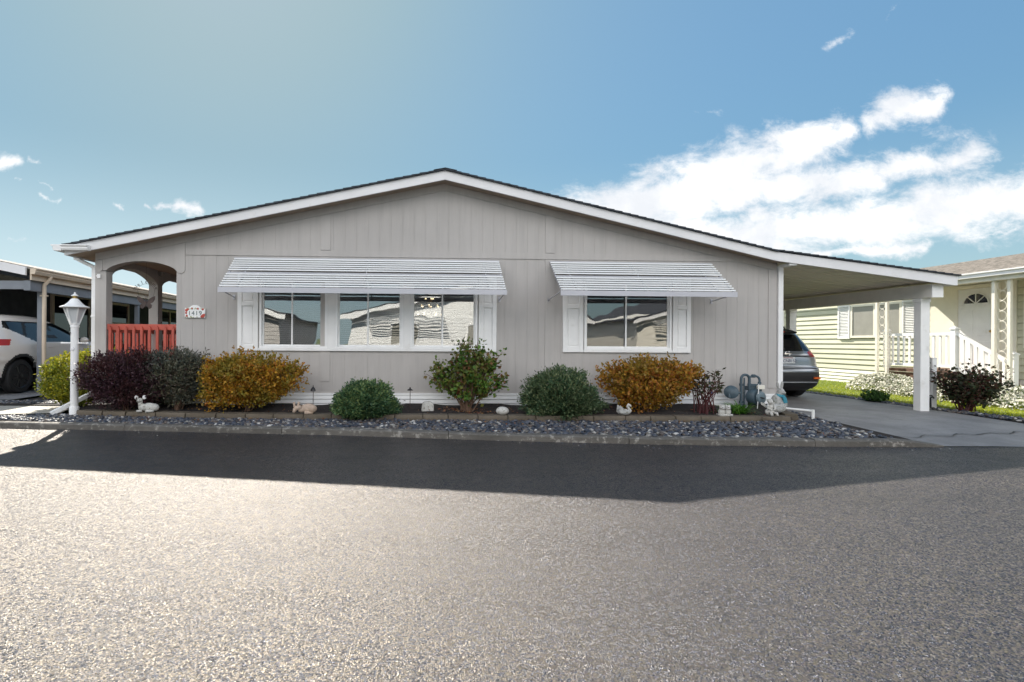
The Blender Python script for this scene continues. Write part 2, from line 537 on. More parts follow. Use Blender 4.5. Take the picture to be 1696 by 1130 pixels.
M['kerb'] = concrete_mat('kerb_concrete', (0.115, 0.106, 0.094), (0.07, 0.062, 0.05), lime=True)
M['drive'] = concrete_mat('driveway_asphalt', (0.235, 0.23, 0.23), (0.15, 0.145, 0.14), 0.2)
M['walk'] = concrete_mat('pale_concrete', (0.38, 0.36, 0.32), (0.3, 0.27, 0.23))
M['asphalt'] = asphalt_mat()
M['block'] = concrete_mat('tan_block', (0.115, 0.092, 0.066), (0.05, 0.05, 0.033))
M['pebble'] = pebble_mat()
M['grass_ground'] = pm('turf_soil', (0.10, 0.13, 0.03), 0.9, var=0.3, vscale=8, bump=0.6)
M['black'] = pm('black_metal', (0.02, 0.02, 0.022), 0.45)
M['rust'] = pm('dull_metal', (0.07, 0.05, 0.045), 0.6, metal=0.4, var=0.3, vscale=20)
M['stem'] = pm('brown_stem', (0.12, 0.07, 0.045), 0.8, var=0.2, vscale=20)
M['stem_red'] = pm('red_stem', (0.075, 0.016, 0.018), 0.6, var=0.2, vscale=20)
M['gas'] = pm('grey_blue_paint', (0.05, 0.082, 0.105), 0.5, var=0.12, vscale=12, dirt=((0.1, 0.12, 0.13), 8, 0.55, 0.75))
M['statue'] = pm('weathered_white', (0.50, 0.49, 0.46), 0.8, var=0.12, vscale=20, bump=0.5, bscale=50, dirt=((0.2, 0.18, 0.15), 22, 0.52, 0.66))
M['statue_grey'] = pm('weathered_grey', (0.36, 0.36, 0.35), 0.8, var=0.2, vscale=25, bump=0.5, bscale=60, dirt=((0.15, 0.16, 0.12), 18, 0.5, 0.7))
M['statue_tan'] = pm('weathered_tan', (0.42, 0.32, 0.25), 0.75, var=0.12, vscale=14, dirt=((0.33, 0.24, 0.16), 12, 0.5, 0.7))
M['teal'] = pm('teal_paint', (0.03, 0.22, 0.30), 0.5, var=0.2, vscale=20)
M['bluegreen'] = pm('dark_blue_siding', (0.06, 0.068, 0.085), 0.8, var=0.2)
M['greypost'] = pm('grey_post', (0.20, 0.22, 0.25), 0.6, var=0.08)
M['cream'] = pm('cream_paint', (0.66, 0.55, 0.43), 0.5, var=0.05)
M['sage'] = pm('sage_siding', (0.60, 0.59, 0.45), 0.55, var=0.05, vscale=1.5)
M['skirt'] = pm('cream_skirting', (0.82, 0.79, 0.70), 0.5, var=0.04)
M['ivory'] = pm('ivory_paint', (0.82, 0.78, 0.68), 0.5, var=0.03)
M['wshingle'] = pm('brown_shingle', (0.27, 0.245, 0.22), 0.9, var=0.3, vscale=7, bump=0.6, bscale=90)
M['deck'] = pm('deck_wood', (0.13, 0.07, 0.045), 0.7, var=0.2, vscale=12)
M['screen'] = pm('window_screen', (0.30, 0.29, 0.26), 0.5, var=0.05)
M['milk'] = pm('frosted_glass', (0.62, 0.64, 0.66), 0.15, var=0.03)
M['brass'] = pm('brass', (0.55, 0.38, 0.15), 0.3, metal=1.0)
M['rubber'] = pm('tyre_rubber', (0.012, 0.012, 0.013), 0.75)
M['rim'] = pm('dark_alloy', (0.04, 0.04, 0.045), 0.3, metal=0.7)
M['chrome'] = pm('chrome', (0.7, 0.7, 0.72), 0.12, metal=1.0)
M['carglass'] = pm('tinted_glass', (0.006, 0.008, 0.010), 0.03, spec=0.9)
M['cladding'] = pm('black_cladding', (0.018, 0.018, 0.02), 0.5)
M['carwhite'] = pm('pearl_paint', (0.74, 0.70, 0.66), 0.25, var=0.01, coat=1.0)
M['cargrey'] = pm('grey_car_paint', (0.27, 0.29, 0.32), 0.28, metal=0.6, var=0.02, coat=1.0)
M['taillight'] = pm('red_lens', (0.45, 0.022, 0.012), 0.25, var=0.05, coat=0.2)
M['lens'] = pm('clear_lens', (0.55, 0.52, 0.5), 0.1, coat=1.0)
M['orange'] = pm('orange_reflector', (0.7, 0.14, 0.03), 0.2)
M['plate'] = pm('plate_white', (0.68, 0.70, 0.72), 0.4, var=0.05, vscale=30)
M['ink'] = pm('plate_ink', (0.03, 0.04, 0.12), 0.5)
M['green_ink'] = pm('numeral_ink', (0.06, 0.10, 0.10), 0.5)
M['flower_red'] = pm('painted_flower', (0.45, 0.06, 0.04), 0.5, var=0.3, vscale=60)
M['flower_green'] = pm('painted_leaf', (0.30, 0.32, 0.12), 0.5, var=0.3, vscale=60)
M['pvc'] = pm('white_pvc', (0.80, 0.80, 0.78), 0.35, var=0.02)
M['bead'] = pm('blue_bead', (0.05, 0.16, 0.42), 0.2)

# ------------------------------------------------------------------ the setting
def sheet(name, pts, z, mat, kind='structure'):
    """pts: (x,y) or (x,y,z) world polygon laid out as a strip grid when given as rows"""
    me = bpy.data.meshes.new(name)
    me.from_pydata([(p[0], p[1], p[2] if len(p) > 2 else z) for p in pts], [], [tuple(range(len(pts)))])
    me.materials.append(mat)
    o = bpy.data.objects.new(name, me); col.objects.link(o)
    if kind: o['kind'] = kind
    return o


def rows_sheet(name, rows, mat, kind='structure', smooth=True):
    n = len(rows[0]); vs = [p for r_ in rows for p in r_]
    fs = [(i * n + j, i * n + j + 1, (i + 1) * n + j + 1, (i + 1) * n + j) for i in range(len(rows) - 1) for j in range(n - 1)]
    me = bpy.data.meshes.new(name); me.from_pydata(vs, [], fs); me.materials.append(mat)
    if smooth: me.shade_smooth()
    o = bpy.data.objects.new(name, me); col.objects.link(o)
    if kind: o['kind'] = kind
    return o


sheet('ground', [(-900, -900), (900, -900), (900, 900), (-900, 900)], 0.08, M['grass_ground'])

ROAD_Z = 0.15
# front (street side) line of the kerb, x -> y
KX = [-40, -20, -12, -7.0, -4.2, -1.4, 1.1, 3.1, 5.0, 6.75]
KY = [9.6, 8.75, 8.25, 7.86, 7.62, 7.38, 7.02, 6.83, 6.77, 6.77]


def kerb_y(x):
    return float(np.interp(x, KX, KY))


# asphalt street: from the kerb toward the camera and beyond, wide apron at the right
xs = [-60] + [-40 + i for i in range(0, 47)] + [6.9, 7.4, 8.2, 9.0, 10, 12, 16, 24, 60]
rows = []
ytop = [kerb_y(x) + 0.05 if x < 6.9 else 6.83 - 0.0 * (x - 6.9) for x in xs]
for k in range(5):
    rows.append([(x, yt + (-30 - yt) * (k / 4) ** 2, ROAD_Z) for x, yt in zip(xs, ytop)])
rows_sheet('road', rows, M['asphalt'])

# kerb: cast segments with joints
def kerb():
    mb = MB()
    prof = [(0.0, -0.05), (0.0, 0.07), (0.018, 0.086), (0.05, 0.092), (0.15, 0.094), (0.15, -0.05)]
    x0 = -24.0
    while x0 < 6.75:
        x1 = min(x0 + 2.42, 6.75)
        if 6.75 - x1 < 0.5: x1 = 6.75
        n = 6
        secs = []
        for i in range(n + 1):
            x = x0 + 0.004 + (x1 - x0 - 0.008) * i / n
            y = kerb_y(x)
            dz = random.uniform(-0.004, 0.004)
            sc = 1.0
            if x > 6.3: sc = max(0.25, 1 - (x - 6.3) / 0.45 * 0.75)       # the end ramps down to the drive
            secs.append([(x, y + a + random.uniform(-.003, .003), ROAD_Z + (b + dz) * sc if b > 0 else ROAD_Z + b) for a, b in prof])
        m = len(prof); vs = [p for s_ in secs for p in s_]
        fs = [(i * m + j, (i + 1) * m + j, (i + 1) * m + j + 1, i * m + j + 1) for i in range(n) for j in range(m - 1)]
        fs += [tuple(range(m)), tuple(n * m + j for j in reversed(range(m)))]
        mb.add(vs, fs)
        x0 = x1
    o = mb.build('kerb', M['kerb'])
    o['kind'] = 'structure'
    return o


kerb()

# edging blocks line (front faces) in house frame: u -> w
SU = [-5.9, -5.2, -4.6, -3.6, -2.6, -1.2, 0.5, 2.0, 4.0, 5.6, 6.35]
SW = [-0.55, -0.68, -0.76, -0.90, -0.98, -1.03, -1.10, -1.16, -1.22, -1.25, -1.22]


def stone_w(u):
    return float(np.interp(u, SU, SW))


# gravel bed between kerb and blocks, soil bed behind the blocks
us = [-6.6 + i * 0.25 for i in range(0, 53)]
def kerb_back(u):
    x = u
    return W(0, 0).x * 0 + kerb_y(x) + 0.14
gr = []
def gxy(u, t):
    a = W(u, stone_w(u) if u < 6.4 else stone_w(6.4) + 0.0)
    x = a.x
    yb = kerb_y(min(x, 6.7)) + 0.14
    y1 = a.y + 0.06
    return (x, yb + (y1 - yb) * t, 0.225 + 0.035 * t)
rows_sheet('gravel_bed', [[gxy(u, t) for u in us] for t in (0, 0.33, 0.66, 1.0)], M['soil'])
def soil_pt(k, t):
    u = -5.95 + (5.72 + .45 * t + 5.95) * k
    w0 = stone_w(u) + 0.12
    p = W(u, w0 + (0.02 - w0) * t)
    return (p.x, p.y, 0.325 + 0.075 * t + 0.02 * math.sin(u * 5.1 + t * 3))
us2 = [i / 61 for i in range(0, 62)]
sheet('gravel_corner', [(5.3, 7.55), (6.30, 7.55), (6.34, 9.6), (5.3, 9.6)], 0.246, M['soil'])
rows_sheet('soil_bed', [[soil_pt(u, t) for u in us2] for t in (0, 0.25, 0.5, 0.75, 1.0)], M['soil'])

# driveway up to the carport
DRV_L = [(6.80, 6.825), (6.28, 6.94), (6.34, 7.6), (6.40, 8.2), (6.45, 9.0), (6.22, 10.0), (5.9, 14.0), (5.5, 22.0)]
DRV_R = [(12.0, 6.825), (11.0, 6.94), (9.75, 7.6), (9.52, 8.2), (9.5, 9.0), (9.48, 10.0), (9.40, 14.0), (9.2, 22.0)]
DZ = [0.153, 0.165, 0.215, 0.245, 0.265, 0.28, 0.285, 0.285]
rows = []
for (l, r_, z) in zip(DRV_L, DRV_R, DZ):
    rows.append([(l[0] + (r_[0] - l[0]) * t / 8, l[1] + (r_[1] - l[1]) * t / 8, z + 0.006 * math.sin(t * 1.7 + l[1])) for t in range(9)])
rows_sheet('driveway', rows, M['drive'])
# crack running across the drive
mbc = MB()
pts = [(6.42, 7.22)]
for i in range(1, 26):
    t = i / 25
    pts.append((6.42 + 2.75 * t, 7.22 + 0.42 * t + 0.05 * math.sin(i * 1.3) + random.uniform(-.02, .02)))
def drv_z(x, y):
    return float(np.interp(y, [p[1] for p in DRV_L], DZ))
vs = []
for i, (x, y) in enumerate(pts):
    wd = 0.008 + 0.007 * math.sin(i * 2.1) ** 2
    z = drv_z(x, y) + 0.0125
    vs += [(x, y - wd, z), (x, y + wd, z)]
mbc.add(vs, [(2 * i, 2 * i + 1, 2 * i + 3, 2 * i + 2) for i in range(25)])
mbc.build('driveway_crack', M['black'])['kind'] = 'structure'

# right lawn, border soil beside the drive, and yard under the neighbour
sheet('lawn', [(9.75, 6.6), (40, 6.6), (40, 40), (9.2, 40), (9.3, 22), (9.52, 14), (9.62, 10)], 0.262, M['grass_ground'])
sheet('border_soil', [(9.49, 8.2, 0.255), (9.6, 7.4, .25), (10.7, 6.9, .25), (11.4, 7.0, .25), (10.15, 8.1, .272), (9.85, 9.0, .272), (9.72, 10, .272), (9.62, 14, .272), (9.38, 14, .272), (9.46, 10, .272)], 0.27, M['soil'])
# left side: gravel strip, pale walk, carport pad of the neighbour
sheet('side_path', [(-30, 8.75), (-7.55, 8.2), (-6.25, 8.55), (-6.6, 9.45), (-30, 9.6)], 0.285, M['walk'])
sheet('side_soil', [(-30, 9.55), (-6.5, 9.4), (-6.05, 8.5), (-5.9, 8.9), (-6.2, 30), (-9.4, 30), (-8.2, 10.2), (-30, 10.2)], 0.30, M['soil'])
sheet('carport_pad', [(-30, 10.1), (-8.35, 10.1), (-9.4, 30), (-30, 30)], 0.318, M['drive'])
sheet('left_gravel', [(-30, 9.2), (-12, 8.37), (-7.0, 7.98), (-5.9, 7.88), (-5.85, 8.55), (-6.25, 8.58), (-7.5, 8.22), (-30, 8.77)], 0.245, M['soil'])

# ------------------------------------------------------------------ the house
house = empty('mobile_home', (0, D, 0), PSI, 'wide taupe grey mobile home with low gable, white trim and carport', 'house')
UL, UR, UP = -5.90, 6.28, 0.15             # left porch corner, right wall corner, ridge


def zL(u):                                  # underside of the rake fascia
    if u <= UP: return 4.301 - 0.218 * (UP - u)
    if u <= 6.011: return 4.301 - 0.2255 * (u - UP)
    return 2.979 - 0.1215 * (u - 6.011)


def ztop(u):
    return zL(u) + 0.06


WIN = [(-3.08, -1.90), (-1.755, -0.56), (-0.436, 0.76), (2.69, 4.29)]
WZ0, WZ1 = 1.385, 2.62
OPEN = [(a + .03, b - .03) for a, b in WIN]


def grooved_wall(edges, zb, openings, y_front=0.0, name='front_wall'):
    mb = MB()
    cuts = sorted(set(edges + [o_ for op in openings for o_ in op[:2]] + [UP]))
    cuts = [c for c in cuts if edges[0] - 1e-6 <= c <= edges[-1] + 1e-6]
    es = set(round(e, 4) for e in edges)
    for a, b in zip(cuts[:-1], cuts[1:]):
        if b - a < 1e-4: continue
        ga = 0.0024 if round(a, 4) in es else 0.0
        gb = 0.0024 if round(b, 4) in es else 0.0
        mid = (a + b) / 2
        segs = [(zb, None)]
        for (oa, ob, za, zc) in openings:
            if oa - 1e-6 < mid < ob + 1e-6:
                segs = [(zb, za), (zc, None)]
        for (s0, s1) in segs:
            a2, b2 = a + ga, b - gb
            t0 = ztop(a2) if s1 is None else s1
            t1 = ztop(b2) if s1 is None else s1
            mb.prism([(a2, s0), (b2, s0), (b2, t1), (a2, t0)], y_front, y_front + 0.03)
            t0 = ztop(a) if s1 is None else s1
            t1 = ztop(b) if s1 is None else s1
            mb.prism([(a, s0 + .001), (b, s0 + .001), (b, t1), (a, t0)], y_front + 0.0038, y_front + 0.10)
    return mb.build(name, M['siding'], house)


ed = [-4.44 + 0.2032 * i for i in range(0, 53)]
ed = [e for e in ed if e < 6.2] + [6.27]
grooved_wall(ed, 0.585, [(a, b, WZ0, WZ1) for a, b in OPEN])

# porch header with its arch
hp = []
xs_ = [UL, -5.72]
arch = [(-5.72 + 1.204 * i / 24, 2.715 + 0.168 * math.sin(math.pi * i / 24) ** 0.62) for i in range(25)]
poly = [(UL, 2.70)] + [(x, z) for x, z in arch] + [(-4.441, 2.70), (-4.441, ztop(-4.441)), (UL, ztop(UL))]
MB().prism(poly, 0.0, 0.19).build('porch_arch', M['siding'], house)
# jamb beside the porch opening down to the floor
MB().box(-4.516, -4.441, 0.0, 0.19, 0.585, 2.70).build('porch_jamb', M['siding'], house)

# side, back and inner walls
mb = MB()
mb.box(6.18, 6.27, 0.10, 16.0, 0.40, 2.98)
mb.box(-4.44, -4.35, 0.19, 16.0, 0.40, 3.2)
mb.box(-4.35, 6.18, 15.9, 16.0, 0.40, 2.98)
mb.build('side_wall', M['siding'], house)
mb = MB()
mb.box(-4.35, 6.18, 4.0, 4.08, 0.9, 2.9)
mb.box(-4.35, 6.18, 0.10, 4.0, 0.80, 0.88)
mb.box(-4.35, 6.18, 0.10, 4.0, 2.9, 2.96)
mb.box(1.6, 1.68, 0.10, 4.0, 0.88, 2.9)
mb.build('interior', M['room'], house)

# flat trim boards on the front wall
mb = MB()
def batten(u, w_, z0, z1): mb.box(u, u + w_, -0.012, 0.001, z0, z1)
for u in (-2.02, 1.98):
    batten(u, 0.17, 3.115, ztop(u) - 0.16); batten(u, 0.17, 0.80, 2.99)
batten(6.10, 0.15, 0.70, 2.86)
mb.box(-4.36, 6.10, -0.014, 0.001, 3.0, 3.105)
# rake boards under the fascia
for (ua, ub) in ((-5.88, UP), (UP, 6.2)):
    mb.prism([(ua, zL(ua) - 0.10), (ub, zL(ub) - 0.10), (ub, zL(ub) + .05), (ua, zL(ua) + .05)], -0.016, 0.001)
# post capitals at both ends of the arch, with clipped lower corner
def capital(u0, u1, flip):
    p = [(u0, 2.72), (u0 + .04, 2.68), (u1 - 0.04, 2.68), (u1, 2.72), (u1, zL(u1) - .11), (u0, zL(u0) - .11)]
    mb.prism(p, -0.014, 0.001)
capital(-5.895, -5.775, 0); capital(-4.52, -4.37, 1)
mb.build('wall_trim', M['trim_taupe'], house)
MB().box(6.275, 6.365, -0.03, 0.06, 0.58, 2.93).build('corner_board', M['white'], house, bevel=0.004)
mb = MB()
mb.box(-4.36, 6.28, -0.022, 0.05, 0.555, 0.592)      # cap
for i in range(3): mb.prism([(-0.010, 0.555 - .001 - i * 0.075), (-0.020, 0.49 - i * 0.075), (-0.002, 0.484 - i * 0.075), (0.05, 0.484 - i * .075), (0.05, 0.554 - i * .075)], -4.36, 6.28, 'x')
mb.build('skirting', M['vinyl'], house)

# fascia, soffit, roof
FH = 0.155
mb = MB()
mb.prism([(-6.193, zL(-6.193)), (UP, zL(UP)), (UP, zL(UP) + FH), (-6.193, zL(-6.193) + FH)], -0.32, -0.285)
mb.prism([(UP, zL(UP)), (6.011, zL(6.011)), (6.011, zL(6.011) + FH), (UP, zL(UP) + FH)], -0.32, -0.285)
mb.box(-6.215, -6.19, -0.318, 16.0, zL(-6.193) + .002, zL(-6.193) + FH - .004)
mb.build('fascia', M['fascia'], house)
mb = MB()
for ua, ub in ((-6.188, UP), (UP, 6.19)):
    mb.prism([(ua, zL(ua) + .022), (ub, zL(ub) + .022), (ub, zL(ub) + .05), (ua, zL(ua) + .05)], -0.284, -0.017)
mb.prism([(-6.188, zL(-6.188) + .022), (UL - .002, zL(UL) + .022), (UL - .002, zL(UL) + .05), (-6.188, zL(-6.188) + .05)], -0.016, 16.0)
mb.build('soffit', M['soffit'], house)
mb = MB()
def courses(ua, ub, n, w0, w1, base=FH):
    """overlapping shingle courses from the eave ua up to ub"""
    for i in range(n):
        a = ua + (ub - ua) * i / n; b = ua + (ub - ua) * (i + 1.25) / n
        if (ub - ua) * (b - ub) > 0: b = ub
        j = random.uniform(-0.006, 0.006)
        mb.prism([(a, zL(a) + base + .003), (b, zL(b) + base + .003), (b, zL(b) + base + .022), (a + j, zL(a) + base + .036)], w0 + j, w1)
courses(-6.23, UP, 44, -0.36, 16.1)
courses(6.05, UP, 42, -0.36, 16.1)
mb.prism([(-0.05, zL(UP) + FH - .012), (UP, zL(UP) + FH + .028), (0.35, zL(UP) + FH - .012), (0.35, zL(UP) + FH - .002), (UP, zL(UP) + FH + .038), (-0.05, zL(UP) + FH - .002)], -0.365, 16.1)
mb.build('roof', M['shingle'], house)

# gutter with its return on the gable, elbows and downspout
mb = MB()
gz_ = zL(-6.193) + 0.06
K = [(-6.215, gz_), (-6.33, gz_), (-6.36, gz_ + .04), (-6.345, gz_ + .06), (-6.385, gz_ + .085), (-6.385, gz_ + .105), (-6.215, gz_ + .105)]
mb.prism(K, -0.40, 16.0)
g2 = [(-0.322, gz_ + .012), (-0.40, gz_ + .012), (-0.415, gz_ + .05), (-0.405, gz_ + .065), (-0.43, gz_ + .085), (-0.43, gz_ + .102), (-0.322, gz_ + .102)]
mb.prism(g2, -6.214, -5.78, 'x')
mb.build('gutter', M['white'], house, bevel=0.003)
mb = MB()
def rect_pipe(pts, a, b):
    for p, q in zip(pts[:-1], pts[1:]): mb.bar(p, q, a, b)
rect_pipe([(-6.29, 0.1, gz_ + .01), (-6.28, 0.1, gz_ - .07)], .075, .055)
rect_pipe([(-6.285, 0.1, gz_ - .05), (-5.945, 0.05, gz_ - .21)], .072, .052)
rect_pipe([(-5.945, 0.05, gz_ - .19), (-5.945, 0.05, 0.62)], .070, .054)
mb.box(-5.99, -5.90, 0.015, 0.085, 1.9, 1.925); mb.box(-5.99, -5.90, 0.015, 0.085, 1.0, 1.025)
mb.build('downspout', M['white'], house, bevel=0.004)

# porch: columns, side arches, ceiling, floor
cw = [0.0, 1.80, 3.60, 5.40]
for i, w_ in enumerate(cw):
    top = 2.699 if i == 0 else 2.86
    c = MB().box(-5.905, -5.715, w_ + (0.0 if i else 0.001), w_ + 0.19, 0.4, top).build('porch_column', M['trim_taupe'], house, bevel=0.006)
    if i == 0:
        s_ = MB().box(-5.85, -5.80, -0.035, 0.0, 2.575, 2.645)
        s_.ball((-5.855, -0.03, 2.61), .016)
        s_.build('sensor_box', M['vinyl'], c, bevel=0.004)
for w_ in cw[:-1]:
    n = 20; a0, a1 = w_ + 0.191, w_ + 1.799
    arc = [(a0 + (a1 - a0) * i / n, 2.66 + 0.20 * math.sin(math.pi * i / n) ** 0.62) for i in range(n + 1)]
    MB().prism([(a0, 2.66)] + arc[1:-1] + [(a1, 2.66), (a1, 2.962), (a0, 2.962)], -5.90, -5.72, 'x').build('side_arch', M['trim_taupe'], house)
MB().box(-5.90, -4.442, 0.192, 7.0, 2.963, 3.0).build('porch_ceiling', M['soffit'], house)
MB().box(-5.90, -4.45, 0.01, 7.0, 0.78, 0.88).build('porch_floor', M['deck'], house)
MB().box(-5.9, -4.45, 6.9, 7.0, 0.4, 2.96).build('porch_end_wall', M['siding'], house)

# ---- windows, each with frame, two sashes, panes and blinds
def window(u0, u1, dark_left=False):
    z0, z1 = WZ0 - 0.005, WZ1
    f = MB()
    f.box(u0, u1, -0.030, 0.099, z0, WZ0 + 0.03); f.box(u0, u1, -0.030, 0.099, z1 - .05, z1 + .04)
    f.box(u0, u0 + .04, -0.028, 0.098, WZ0 + .03, z1 - .05); f.box(u1 - .04, u1, -0.028, 0.098, WZ0 + .03, z1 - .05)
    fr = f.build('window', M['vinyl'], house, bevel=0.004)
    a, b = u0 + .04, u1 - .04; m = (a + b) / 2 - .02
    zb, zt = WZ0 + .031, z1 - .051
    for (s0, s1, yy_) in ((a, m + .028, 0.030), (m - .022, b, 0.002)):
        s = MB()
        w_ = .028
        s.box(s0, s0 + w_, yy_, yy_ + .026, zb, zt); s.box(s1 - w_, s1, yy_, yy_ + .026, zb, zt)
        s.box(s0 + w_, s1 - w_, yy_, yy_ + .026, zb, zb + w_); s.box(s0 + w_, s1 - w_, yy_, yy_ + .026, zt - w_, zt)
        s.build('sash', M['vinyl'], fr, bevel=0.003)
        MB().box(s0 + w_, s1 - w_, yy_ + .011, yy_ + .015, zb + w_, zt - w_).build('pane', M['glass'], fr)
    bl = MB()
    z = zb + 0.02; i = 0
    while z < zt - .05:
        bl.obox(((a + b) / 2, 0.085, z), (b - a - .01, 0.026, 0.0012), rot(R(30)))
        z += 0.036; i += 1
    bl.box(a, b, 0.068, 0.097, zt - .05, zt)
    for t in (.2, .8): bl.box(a + (b - a) * t - .001, a + (b - a) * t + .001, 0.070, 0.072, zb, zt)
    bl.build('blind', M['blind'], fr)
    return fr


for (a, b) in WIN: window(a, b)
# white panels between the three left windows and the band under them
mb = MB()
mb.box(-1.899, -1.756, -0.026, 0.0, WZ0 - .005, WZ1); mb.box(-0.559, -0.437, -0.026, 0.0, WZ0 - .005, WZ1)
mb.box(-3.095, 0.775, -0.040, 0.0, WZ0 - .05, WZ0 - .006)
mb.box(2.675, 4.305, -0.040, 0.0, WZ0 - .05, WZ0 - .006)
mb.build('window_casing', M['white'], house, bevel=0.004)
mb.v and None


def shutter(u0, u1):
    s = MB()
    z0, z1 = WZ0 - .05, WZ1 + .05
    s.box(u0, u0 + .075, -0.036, 0.0, z0, z1); s.box(u1 - .075, u1, -0.036, 0.0, z0, z1)
    for a, b in ((z0, z0 + .10), (2.12, 2.19), (z1 - .08, z1)): s.box(u0 + .075, u1 - .075, -0.036, 0.0, a, b)
    s.box(u0 + .075, u1 - .075, -0.016, 0.0, z0 + .10, 2.12); s.box(u0 + .075, u1 - .075, -0.016, 0.0, 2.19, z1 - .08)
    for a, b in ((z0 + .10, 2.12), (2.19, z1 - .08)):
        s.prism([(u0 + .10, a + .025), (u1 - .10, a + .025), (u1 - .10, b - .025), (u0 + .10, b - .025)], -0.026, -0.016)
    s.build('shutter', M['white'], house, bevel=0.004)


for a, b in ((-3.455, -3.10), (0.78, 1.10), (2.30, 2.67), (4.31, 4.64)):
    shutter(a, b)


# ---- louvred awnings
def awning(u0, u1):
    w0, z0, w1, z1 = -0.03, 2.955, -0.76, 2.375
    n = 13
    sl = MB(); pt_ = MB()
    for i in range(n):
        if i == 6: continue
        t = (i + 0.5) / n
        w_ = w0 + (w1 - w0) * t; z = z0 + (z1 - z0) * t
        sl.box(u0, u1, w_ - .002, w_ + .002, z - .011, z + .011)
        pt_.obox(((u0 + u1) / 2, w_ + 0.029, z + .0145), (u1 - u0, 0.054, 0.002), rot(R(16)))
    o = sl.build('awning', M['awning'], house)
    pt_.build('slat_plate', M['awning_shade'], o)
    fr = MB()
    for u in (u0 + .02, u0 + .28, (u0 + u1) / 2, u1 - .28, u1 - .02):
        fr.bar((u, w0 + .035, z0 - .02), (u, w1 + .035, z1 - .02), .022, .014)
    t = 6.5 / n
    fr.box(u0, u1, w0 + (w1 - w0) * t + .01, w0 + (w1 - w0) * t + .03, z0 + (z1 - z0) * t - .02, z0 + (z1 - z0) * t)
    fr.box(u0 - .01, u1 + .01, w1 - .008, w1 + .012, z1 - .09, z1 - .005)
    fr.box(u0, u1, -0.03, -0.001, z0 - .03, z0 + .01)
    fr.build('awning_frame', M['awning_grey'], o)
    for u in (u0 - .015, u1 + .015):
        br = MB()
        br.tube([(u, -0.005, 2.27), (u, w1 + .04, z1 - .03)], .009, 8)
        br.box(u - .02, u + .02, -0.012, -0.001, 2.23, 2.31)
        br.build('awning_brace', M['awning_grey'], o)


awning(-3.51, 1.14); awning(2.055, 5.02)

# ---- carport roof on the right
mb = MB()
ua, ub = 6.011, 9.335
mb.prism([(ua, zL(ua) - .001), (ub, zL(ub)), (ub, zL(ub) + .172), (ua, zL(ua) + FH)], -0.315, -0.285)
mb.box(9.337, 9.365, -0.315, 11.2, zL(9.335) + .002, zL(9.335) + .17)
mb.build('carport_fascia', M['fascia'], house)
mb = MB()
n = 12
for i in range(n):                         # roof pans running across the carport
    a = -0.283 + 11.4 * i / n; b = -0.283 + 11.4 * (i + 1) / n - .008
    mb.prism([(6.28, zL(6.28) + .055), (9.334, zL(9.334) + .055), (9.334, zL(9.334) + .075), (6.28, zL(6.28) + .075)], a, b)
    for k in range(3):
        c = a + 0.2375 * (k + 1)
        mb.prism([(6.28, zL(6.28) + .046), (9.334, zL(9.334) + .046), (9.334, zL(9.334) + .056), (6.28, zL(6.28) + .056)], c - .02, c + .02)
mb.build('carport_ceiling', M['ceil'], house)
mb = MB()
for i in range(22):
    a = 9.40 + (6.0 - 9.40) * i / 22; b = min(9.40, a + -3.4 / 22 * 1.25); b = max(b, 6.0)
    mb.prism([(a, zL(a) + .176), (b, zL(b) + .172), (b, zL(b) + .190), (a, zL(a) + .203)], -0.35, 11.2)
mb.build('carport_roof', M['shingle'], house)
MB().box(6.285, 6.42, -0.283, -0.02, 2.905, 2.945).build('eave_return', M['white'], house)
mb = MB()
mb.box(9.02, 9.22, -0.18, 11.1, 2.375, 2.615)
mb.build('carport_beam', M['beam'], house)
MB().box(9.015, 9.225, -0.20, -0.181, 2.37, 2.60).build('beam_end_cap', M['white'], house)
for w_ in (0.02, 3.34, 6.6):
    p = MB()
    p.box(9.03, 9.205, w_, w_ + .14, 0.26, 2.374)
    p.box(9.02, 9.215, w_ - .01, w_ + .15, 2.30, 2.3735)
    p.build('carport_post', M['white'], house, bevel=0.006)

